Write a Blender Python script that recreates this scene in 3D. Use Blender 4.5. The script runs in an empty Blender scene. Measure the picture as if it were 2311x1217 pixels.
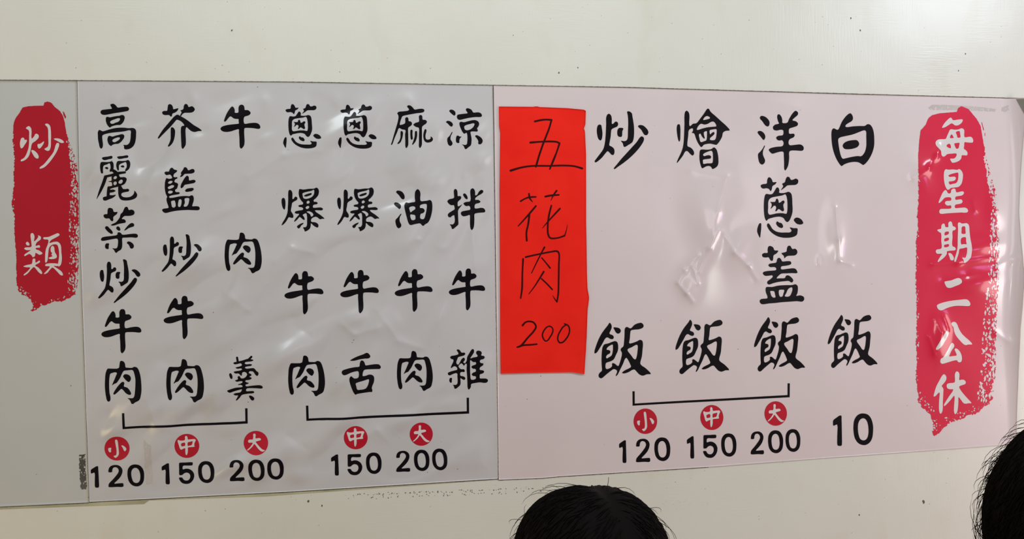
import bpy, bmesh, math, random
import numpy as np
from mathutils import Vector, Matrix
from mathutils.geometry import delaunay_2d_cdt

random.seed(7); RNG = np.random.RandomState(11)
C = bpy.context.scene.collection
W, H, F = 2311.0, 1217.0, 2225.0

# ------------------------------------------------------------------ camera
# the wall is the plane y = 0, x to the right, z up; the camera stands on the -y side
def _n(v): v = np.array(v, float); return v / np.linalg.norm(v)
d_right = _n((11900 - W / 2, 390 - H / 2, F))
d_down = _n((1960 - W / 2, 63000 - H / 2, F))
d_down = _n(d_down - d_right * d_down.dot(d_right))
d_in = np.cross(d_right, d_down)
CAM = np.array((0.0, -2.60, 1.62))
axis = [np.array((d_right[i], d_in[i], -d_down[i])) for i in range(3)]     # image x, image y (down), forward
cam_data = bpy.data.cameras.new('camera'); cam = bpy.data.objects.new('camera', cam_data); C.objects.link(cam)
m = Matrix.Identity(4)
for r in range(3):
    m[r][0] = axis[0][r]; m[r][1] = -axis[1][r]; m[r][2] = -axis[2][r]; m[r][3] = CAM[r]
cam.matrix_world = m
cam_data.sensor_width = 36.0; cam_data.lens = 36.0 * F / W; cam_data.clip_start = 0.05
bpy.context.scene.camera = cam

def ray(x, y):
    return (x - W / 2) * axis[0] + (y - H / 2) * axis[1] + F * axis[2]
def at_wall(p, off=0.004):
    """photo coordinates -> (x, z) on the plane y = -off"""
    p = np.atleast_2d(np.array(p, float))
    d = (p[:, :1] - W / 2) * axis[0] + (p[:, 1:2] - H / 2) * axis[1] + F * axis[2]
    t = (-off - CAM[1]) / d[:, 1]
    q = CAM + d * t[:, None]
    return q[:, [0, 2]]
def to_px(uv, off=0.004):
    q = np.stack([uv[:, 0], np.full(len(uv), -off), uv[:, 1]], 1) - CAM
    X, Y, Z = q @ axis[0], q @ axis[1], q @ axis[2]
    return np.stack([W / 2 + F * X / Z, H / 2 + F * Y / Z], 1)
def at_depth(x, y, depth):
    """point at a given distance in front of the camera plane"""
    return CAM + ray(x, y) / F * depth

# ------------------------------------------------------------------ light
sc = bpy.context.scene
sc.view_settings.view_transform = 'Standard'; sc.view_settings.look = 'None'
sc.view_settings.gamma = 1.0; sc.view_settings.use_curve_mapping = False
sc.view_settings.exposure = EXPOSURE = 0.14
world = bpy.data.worlds.new('world'); sc.world = world; world.use_nodes = True
world.node_tree.nodes['Background'].inputs[0].default_value = (0.90, 0.80, 0.71, 1)
world.node_tree.nodes['Background'].inputs[1].default_value = 0.27
def area(name, loc, target, sx, sy, power, col):
    l = bpy.data.lights.new(name, 'AREA'); l.shape = 'RECTANGLE'; l.size = sx; l.size_y = sy
    l.energy = power; l.color = col
    o = bpy.data.objects.new(name, l); C.objects.link(o); o.location = loc
    o.rotation_euler = (Vector(target) - Vector(loc)).to_track_quat('-Z', 'Y').to_euler()
    return o
def mirror_spot(x, y, dist):
    """where a lamp must hang so that the flat wall mirrors it at that place"""
    uv = at_wall((x, y))[0]; P = np.array((uv[0], 0, uv[1])); d = _n(P - CAM); d[1] = -d[1]
    return P + d * dist, P
lp, lt = mirror_spot(2110, -10, 2.4)
area('ceiling_tube_light', lp, lt, 0.62, 0.22, 17, (0.78, 0.88, 1.0))
area('ceiling_panel_light', (0.25, -1.75, 3.2), (0.25, 0, 1.4), 2.4, 0.5, 31, (0.87, 0.96, 1.0))
area('side_fill_light', (4.1, -1.7, 1.0), (0.6, 0, 1.2), 0.9, 1.2, 37, (1.0, 0.85, 0.83))  # added warm fill from the right that brings out the wrinkles
# a rear window the glossy posters mirror, and lights added for glints and sheen
for nm, px, py, dist, sx, sy, w, col in (('rear_window_light', 1625, 480, 3.0, 0.62, 0.62, 3.6, (1.0, 0.90, 0.98)), ('white_glint_light', 1578, 640, 3.0, 0.13, 0.16, 1.5, (1.0, 1.0, 0.92)),  # the small white light is added for the crease glints
                                         ('purple_glint_light', 2215, 618, 2.4, 0.20, 0.22, 1.5, (0.75, 0.35, 1.0)), ('pink_sheen_light', 1062, 520, 3.0, 0.14, 0.62, 0.8, (1.0, 0.80, 0.95))):  # purple and pink lights are added for their reflections
    q, qt = mirror_spot(px, py, dist); area(nm, q, qt, sx, sy, w, col)
area('low_warm_fill_light', (-2.9, -2.3, 0.5), (0.0, 0, 0.9), 1.8, 1.2, 27, (1.0, 0.78, 0.42))  # added warm fill, low on the left, to brighten the lower wall

# ------------------------------------------------------------------ materials
def mat(name, col, rough=0.5, spec=0.5, coat=0.0, coat_rough=0.10):
    mt = bpy.data.materials.new(name); mt.use_nodes = True
    b = mt.node_tree.nodes['Principled BSDF']
    b.inputs['Base Color'].default_value = (*col, 1); b.inputs['Roughness'].default_value = rough
    b.inputs['Specular IOR Level'].default_value = spec
    b.inputs['Coat Weight'].default_value = coat; b.inputs['Coat Roughness'].default_value = coat_rough
    return mt, mt.node_tree, b
def node(nt, kind, **kw):
    n = nt.nodes.new(kind)
    for k, v in kw.items():
        if k in n.inputs: n.inputs[k].default_value = v
        else: setattr(n, k, v)
    return n
def noise(nt, scale, detail=3, stretch=(1, 1, 1), rough=0.5):
    tc = node(nt, 'ShaderNodeTexCoord'); mp = node(nt, 'ShaderNodeMapping'); mp.inputs['Scale'].default_value = stretch
    nz = node(nt, 'ShaderNodeTexNoise'); nz.inputs['Scale'].default_value = scale; nz.inputs['Detail'].default_value = detail
    nz.inputs['Roughness'].default_value = rough
    nt.links.new(tc.outputs['Object'], mp.inputs[0]); nt.links.new(mp.outputs[0], nz.inputs[0])
    return nz
def ramp(nt, src, stops):
    r = node(nt, 'ShaderNodeValToRGB'); el = r.color_ramp.elements
    while len(el) < len(stops): el.new(0.5)
    for e, (p, c) in zip(el, stops): e.position = p; e.color = (*c, 1) if len(c) == 3 else c
    nt.links.new(src, r.inputs[0]); return r
def mixc(nt, fac, a, b, mode='MIX'):
    mx = node(nt, 'ShaderNodeMix', data_type='RGBA', blend_type=mode)
    if isinstance(fac, float): mx.inputs[0].default_value = fac
    else: nt.links.new(fac, mx.inputs[0])
    for i, s in ((6, a), (7, b)):
        if isinstance(s, tuple): mx.inputs[i].default_value = (*s, 1)
        else: nt.links.new(s, mx.inputs[i])
    return mx.outputs[2]
def bump(nt, b, src, strength, dist, prev=None):
    bp = node(nt, 'ShaderNodeBump'); bp.inputs['Strength'].default_value = strength; bp.inputs['Distance'].default_value = dist
    nt.links.new(src, bp.inputs['Height'])
    if prev is not None: nt.links.new(prev, bp.inputs['Normal'])
    nt.links.new(bp.outputs[0], b.inputs['Normal']); return bp.outputs[0]
def specks(nt, scale, thr, keep=0.5):
    """sparse dark dots: 1 in a dot, 0 elsewhere"""
    tc = node(nt, 'ShaderNodeTexCoord'); v = node(nt, 'ShaderNodeTexVoronoi'); v.inputs['Scale'].default_value = scale
    nt.links.new(tc.outputs['Object'], v.inputs[0])
    sep = node(nt, 'ShaderNodeSeparateColor'); nt.links.new(v.outputs['Color'], sep.inputs[0])
    m1 = node(nt, 'ShaderNodeMath', operation='MULTIPLY'); nt.links.new(sep.outputs[0], m1.inputs[0]); m1.inputs[1].default_value = thr
    m2 = node(nt, 'ShaderNodeMath', operation='LESS_THAN'); nt.links.new(v.outputs['Distance'], m2.inputs[0]); nt.links.new(m1.outputs[0], m2.inputs[1])
    m3 = node(nt, 'ShaderNodeMath', operation='GREATER_THAN'); nt.links.new(sep.outputs[1], m3.inputs[0]); m3.inputs[1].default_value = keep
    m4 = node(nt, 'ShaderNodeMath', operation='MULTIPLY'); nt.links.new(m2.outputs[0], m4.inputs[0]); nt.links.new(m3.outputs[0], m4.inputs[1])
    return m4.outputs[0]

def wall_material():
    mt, nt, b = mat('painted_wall', (0.6, 0.58, 0.5), 0.31, 0.5)
    n1 = noise(nt, 1.7, 4); base = ramp(nt, n1.outputs[0], [(0.3, (0.597, 0.606, 0.545)), (0.7, (0.642, 0.649, 0.59))]).outputs[0]
    n2 = noise(nt, 9, 4, (1, 1, 0.6)); st = ramp(nt, n2.outputs[0], [(0.55, (1, 1, 1)), (0.85, (0.93, 0.91, 0.84))]).outputs[0]
    c = mixc(nt, 1.0, base, st, 'MULTIPLY')
    c = mixc(nt, specks(nt, 16, 0.035, 0.72), c, (0.30, 0.28, 0.22))
    c = mixc(nt, specks(nt, 55, 0.09, 0.90), c, (0.38, 0.35, 0.27))
    nt.links.new(c, b.inputs['Base Color'])
    v = noise(nt, 24, 3, (9, 1, 0.7)); h = noise(nt, 24, 3, (0.8, 1, 9)); k = noise(nt, 3, 2)
    kk = ramp(nt, k.outputs[0], [(0.42, (0, 0, 0)), (0.58, (1, 1, 1))]).outputs[0]
    s = mixc(nt, kk, v.outputs[0], h.outputs[0])
    p = bump(nt, b, s, 0.22, 0.0012); bump(nt, b, noise(nt, 5, 2).outputs[0], 0.35, 0.006, p)
    return mt
def paper_material(name, a, c2, rough=0.30, dirt=0.5, fine=0.10, coat=0.0, cr=0.1):
    mt, nt, b = mat(name, a, rough, 0.4, coat, cr)
    n1 = noise(nt, 3.0, 3); c = ramp(nt, n1.outputs[0], [(0.32, a), (0.68, c2)]).outputs[0]
    c = mixc(nt, specks(nt, 26, 0.040, dirt), c, (0.17, 0.15, 0.14))
    c = mixc(nt, specks(nt, 70, 0.075, 0.93), c, (0.28, 0.26, 0.25))
    nt.links.new(c, b.inputs['Base Color'])
    p = bump(nt, b, noise(nt, 70, 3).outputs[0], fine, 0.0012)
    return mt
def ink_material(name, col, rough=0.34, var=None, fine=0.10, spec=0.4, coat=0.0, cr=0.1):
    mt, nt, b = mat(name, col, rough, spec, coat, cr)
    if var:
        c = ramp(nt, noise(nt, 7, 3).outputs[0], [(0.3, col), (0.7, var)]).outputs[0]; nt.links.new(c, b.inputs['Base Color'])
    bump(nt, b, noise(nt, 70, 3).outputs[0], fine, 0.0012)
    return mt
M = {}
M['wall'] = wall_material()
M['left'] = paper_material('left_poster_paper', (0.44, 0.46, 0.455), (0.47, 0.485, 0.48), 0.50, 0.8)
M['mid'] = paper_material('crumpled_poster_paper', (0.475, 0.478, 0.492), (0.51, 0.508, 0.522), 0.30, 0.72, 0.06, 0.85, 0.20)
M['right'] = paper_material('glossy_poster_paper', (0.58, 0.515, 0.522), (0.61, 0.545, 0.552), 0.34, 0.72, 0.05, 0.60, 0.12)
M['black'] = ink_material('black_ink', (0.004, 0.003, 0.005), 0.40, None, 0.08, 0.05, 0.15, 0.22)
M['crimson'] = ink_material('crimson_ink', (0.56, 0.010, 0.045), 0.40, (0.60, 0.012, 0.052), 0.05, 0.15, 0.42, 0.10)
M['badge'] = ink_material('badge_red_ink', (0.40, 0.007, 0.022), 0.40, (0.45, 0.009, 0.026), 0.05, 0.15, 0.35, 0.12)
M['crimson_flat'] = ink_material('crimson_ink_left', (0.36, 0.008, 0.020), 0.5, (0.40, 0.009, 0.024), 0.1, 0.15)
M['white'] = ink_material('unprinted_paper', (0.60, 0.575, 0.565), 0.34, None, 0.05, 0.4, 0.4, 0.08)
M['note'] = ink_material('red_note_paper', (0.72, 0.012, 0.006), 0.7, (0.80, 0.020, 0.010), 0.25, 0.10)
M['marker'] = ink_material('black_marker_ink', (0.030, 0.001, 0.001), 0.6, None, 0.1, 0.1)
M['backing'] = ink_material('yellowed_backing_paper', (0.30, 0.27, 0.16), 0.7, (0.48, 0.44, 0.27), 0.3, 0.3)
M['grime_shade'] = ink_material('grime_shade', (0.07, 0.062, 0.045), 0.8, (0.16, 0.145, 0.11), 0.2, 0.2)  # also colours the painted shade in the poster seams
M['residue'] = ink_material('dark_tape_residue', (0.035, 0.03, 0.028), 0.8, (0.15, 0.14, 0.13), 0.4, 0.2)
M['fold_shade'] = ink_material('fold_shade_paint', (0.16, 0.15, 0.125), 0.6, (0.22, 0.21, 0.18), 0.2, 0.2)  # shadow colour for the gap at the folded corner
M['residue_pale'] = ink_material('pale_tape_residue', (0.40, 0.375, 0.355), 0.6, (0.50, 0.465, 0.45), 0.4, 0.3)

# ------------------------------------------------------------------ object helpers
def mesh_object(name, verts, faces, material, parent=None, normals=None, smooth=True):
    me = bpy.data.meshes.new(name); me.from_pydata([tuple(map(float, v)) for v in verts], [], [tuple(map(int, f)) for f in faces])
    me.materials.append(material)
    if smooth: me.polygons.foreach_set('use_smooth', [True] * len(me.polygons))
    me.update()
    if normals is not None: me.normals_split_custom_set_from_vertices([tuple(map(float, n)) for n in normals])
    o = bpy.data.objects.new(name, me); C.objects.link(o)
    if parent is not None: o.parent = parent
    return o
def thing(name, label, cat, group=None):
    o = bpy.data.objects.new(name, None); C.objects.link(o); o.empty_display_size = 0.1
    o['label'] = label; o['category'] = cat
    if group: o['group'] = group
    return o
def tag(o, label, cat, group=None):
    o['label'] = label; o['category'] = cat
    if group: o['group'] = group
    return o

# ------------------------------------------------------------------ relief of a sheet
class Relief:
    """height of a sheet in front of the wall as a function of (x, z), in metres"""
    def __init__(self, base): self.base = base; self.b = []; self.r = []; self.frame = None; self.extra = None
    def dent(self, px, py, amp, s1, s2, ang):
        u = at_wall((px, py))[0]; self.b.append((u[0], u[1], amp, s1, s2, math.cos(ang), math.sin(ang)))
    def crease(self, pts, amp, s):
        q = at_wall(pts)
        for a, c in zip(q[:-1], q[1:]): self.r.append((a, c, amp, s))
    def __call__(self, uv):
        uv = np.asarray(uv, float); x, z = uv[:, 0], uv[:, 1]; h = np.zeros(len(uv))
        for (a, c, amp, s1, s2, ca, sa) in self.b:
            dx, dz = x - a, z - c; p = (dx * ca + dz * sa) / s1; q = (-dx * sa + dz * ca) / s2
            h += amp * np.exp(-(p * p + q * q) * 0.5)
        for (a, c, amp, s) in self.r:
            d = c - a; L = d.dot(d); t = np.clip(((x - a[0]) * d[0] + (z - a[1]) * d[1]) / L, 0, 1)
            dist = np.hypot(x - a[0] - t * d[0], z - a[1] - t * d[1])
            h += amp * np.exp(-np.sqrt((dist / s) ** 2 + 0.15))
        if self.frame is not None:
            px = to_px(uv); f = self.frame
            e = np.minimum.reduce([px[:, 0] - f[0], f[2] - px[:, 0], px[:, 1] - (f[1] + 0.017 * (px[:, 0] - f[0])), (f[3] - 0.056 * (px[:, 0] - f[0])) - px[:, 1]])
            k = np.clip(e / 45.0, 0, 1); h *= k * k * (3 - 2 * k)
        h = np.where(h < 0, 0.0018 * np.tanh(h / 0.0018), h)
        if self.extra is not None: h = h + self.extra(uv)
        return self.base + h
    def normal(self, uv):
        e = 0.0012; uv = np.asarray(uv, float)
        gx = (self(uv + (e, 0)) - self(uv - (e, 0))) / (2 * e); gz = (self(uv + (0, e)) - self(uv - (0, e))) / (2 * e)
        n = np.stack([-gx, -np.ones(len(uv)), -gz], 1); n[:, 1] = -1.0
        return n / np.linalg.norm(n, axis=1)[:, None]
def lift(uv, relief, off):
    h = relief(uv) + off
    return np.stack([uv[:, 0], -h, uv[:, 1]], 1)

def spline(P, closed, sub=3):
    P = np.array(P, float); n = len(P)
    if n < 3: return P
    out = []
    rng = range(n) if closed else range(n - 1)
    for i in rng:
        if closed: p0, p1, p2, p3 = P[i - 1], P[i], P[(i + 1) % n], P[(i + 2) % n]
        else: p0, p1, p2, p3 = P[max(i - 1, 0)], P[i], P[i + 1], P[min(i + 2, n - 1)]
        d1 = max(np.linalg.norm((p1 - p0)[:2]) ** .5, 1e-3); d2 = max(np.linalg.norm((p2 - p1)[:2]) ** .5, 1e-3); d3 = max(np.linalg.norm((p3 - p2)[:2]) ** .5, 1e-3)
        m1 = (p2 - p1) if np.allclose(p0, p1) else d2 * ((p1 - p0) / d1 - (p2 - p0) / (d1 + d2) + (p2 - p1) / d2)
        m2 = (p2 - p1) if np.allclose(p3, p2) else d2 * ((p2 - p1) / d2 - (p3 - p1) / (d2 + d3) + (p3 - p2) / d3)
        for k in range(sub):
            t = k / sub; t2, t3 = t * t, t * t * t
            out.append((2 * t3 - 3 * t2 + 1) * p1 + (t3 - 2 * t2 + t) * m1 + (-2 * t3 + 3 * t2) * p2 + (t3 - t2) * m2)
    if not closed: out.append(P[-1])
    return np.array(out)
def stroke(P):
    """outline of a stroke given as (x, y, width) points"""
    q = spline(P, False, 5); c, w = q[:, :2], q[:, 2] / 2
    t = np.gradient(c, axis=0); t /= np.linalg.norm(t, axis=1)[:, None] + 1e-9; nrm = np.stack([-t[:, 1], t[:, 0]], 1)
    a = c + nrm * w[:, None]; b = c - nrm * w[:, None]
    def cap(p, d, n, r): return [p + r * (math.cos(k) * n + math.sin(k) * d) for k in np.linspace(0, math.pi, 6)[1:-1]]
    return np.array(list(a) + cap(c[-1], t[-1], nrm[-1], w[-1]) + list(b[::-1]) + cap(c[0], -t[0], -nrm[0], w[0]))
def inside(poly, pts):
    w = np.zeros(len(pts), int); x, y = pts[:, 0], pts[:, 1]
    bb0, bb1 = poly.min(0), poly.max(0)
    sel = np.where((x >= bb0[0]) & (x <= bb1[0]) & (y >= bb0[1]) & (y <= bb1[1]))[0]
    if len(sel) == 0: return w != 0
    xs, ys = x[sel], y[sel]; ww = np.zeros(len(sel), int)
    q = np.roll(poly, -1, axis=0)
    for (x1, y1), (x2, y2) in zip(poly, q):
        if y1 == y2: continue
        up = (y1 <= ys) & (y2 > ys); dn = (y1 > ys) & (y2 <= ys)
        cr = (x2 - x1) * (ys - y1) - (xs - x1) * (y2 - y1)
        ww += (up & (cr > 0)).astype(int); ww -= (dn & (cr < 0)).astype(int)
    w[sel] = ww
    return w != 0
def fill(contours, step):
    """contours: [(+1 / -1, (n,2) array)] applied in order; returns points and triangles"""
    vs, es = [], []
    for s, p in contours:
        k = len(vs); n = len(p); vs += [tuple(q) for q in p]; es += [(k + i, k + (i + 1) % n) for i in range(n)]
    allp = np.array(vs); lo, hi = allp.min(0), allp.max(0)
    if step:
        gx, gy = np.meshgrid(np.arange(lo[0] + step / 2, hi[0], step), np.arange(lo[1] + step / 2, hi[1], step))
        g = np.stack([gx.ravel(), gy.ravel()], 1); keep = state(contours, g); vs += [tuple(q) for q in g[keep]]
    sc_ = 100.0
    r = delaunay_2d_cdt([Vector((float(a) * sc_, float(b) * sc_)) for a, b in vs], es, [], 0, 1e-5)
    V = np.array([(v.x, v.y) for v in r[0]]) / sc_; T = np.array([f for f in r[2] if len(f) == 3])
    cen = V[T].mean(1); T = T[state(contours, cen)]
    used = np.unique(T); idx = -np.ones(len(V), int); idx[used] = np.arange(len(used))
    return V[used], idx[T]
def state(contours, pts):
    s = np.zeros(len(pts), bool)
    for sg, p in contours:
        i = inside(p, pts); s = (s | i) if sg > 0 else (s & ~i)
    return s
def print_on(name, contours, relief, material, parent, off=0.0004, step=0.006):
    """flat print: filled outlines (wall coordinates) that follow the sheet they are printed on"""
    V, T = fill(contours, step)
    a, b, c = V[T[:, 0]], V[T[:, 1]], V[T[:, 2]]
    cr = (b[:, 0] - a[:, 0]) * (c[:, 1] - a[:, 1]) - (b[:, 1] - a[:, 1]) * (c[:, 0] - a[:, 0])
    T = np.where((cr < 0)[:, None], T[:, ::-1], T)          # face the room (-y)
    return mesh_object(name, lift(V, relief, off), T, material, parent, relief.normal(V))

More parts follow.
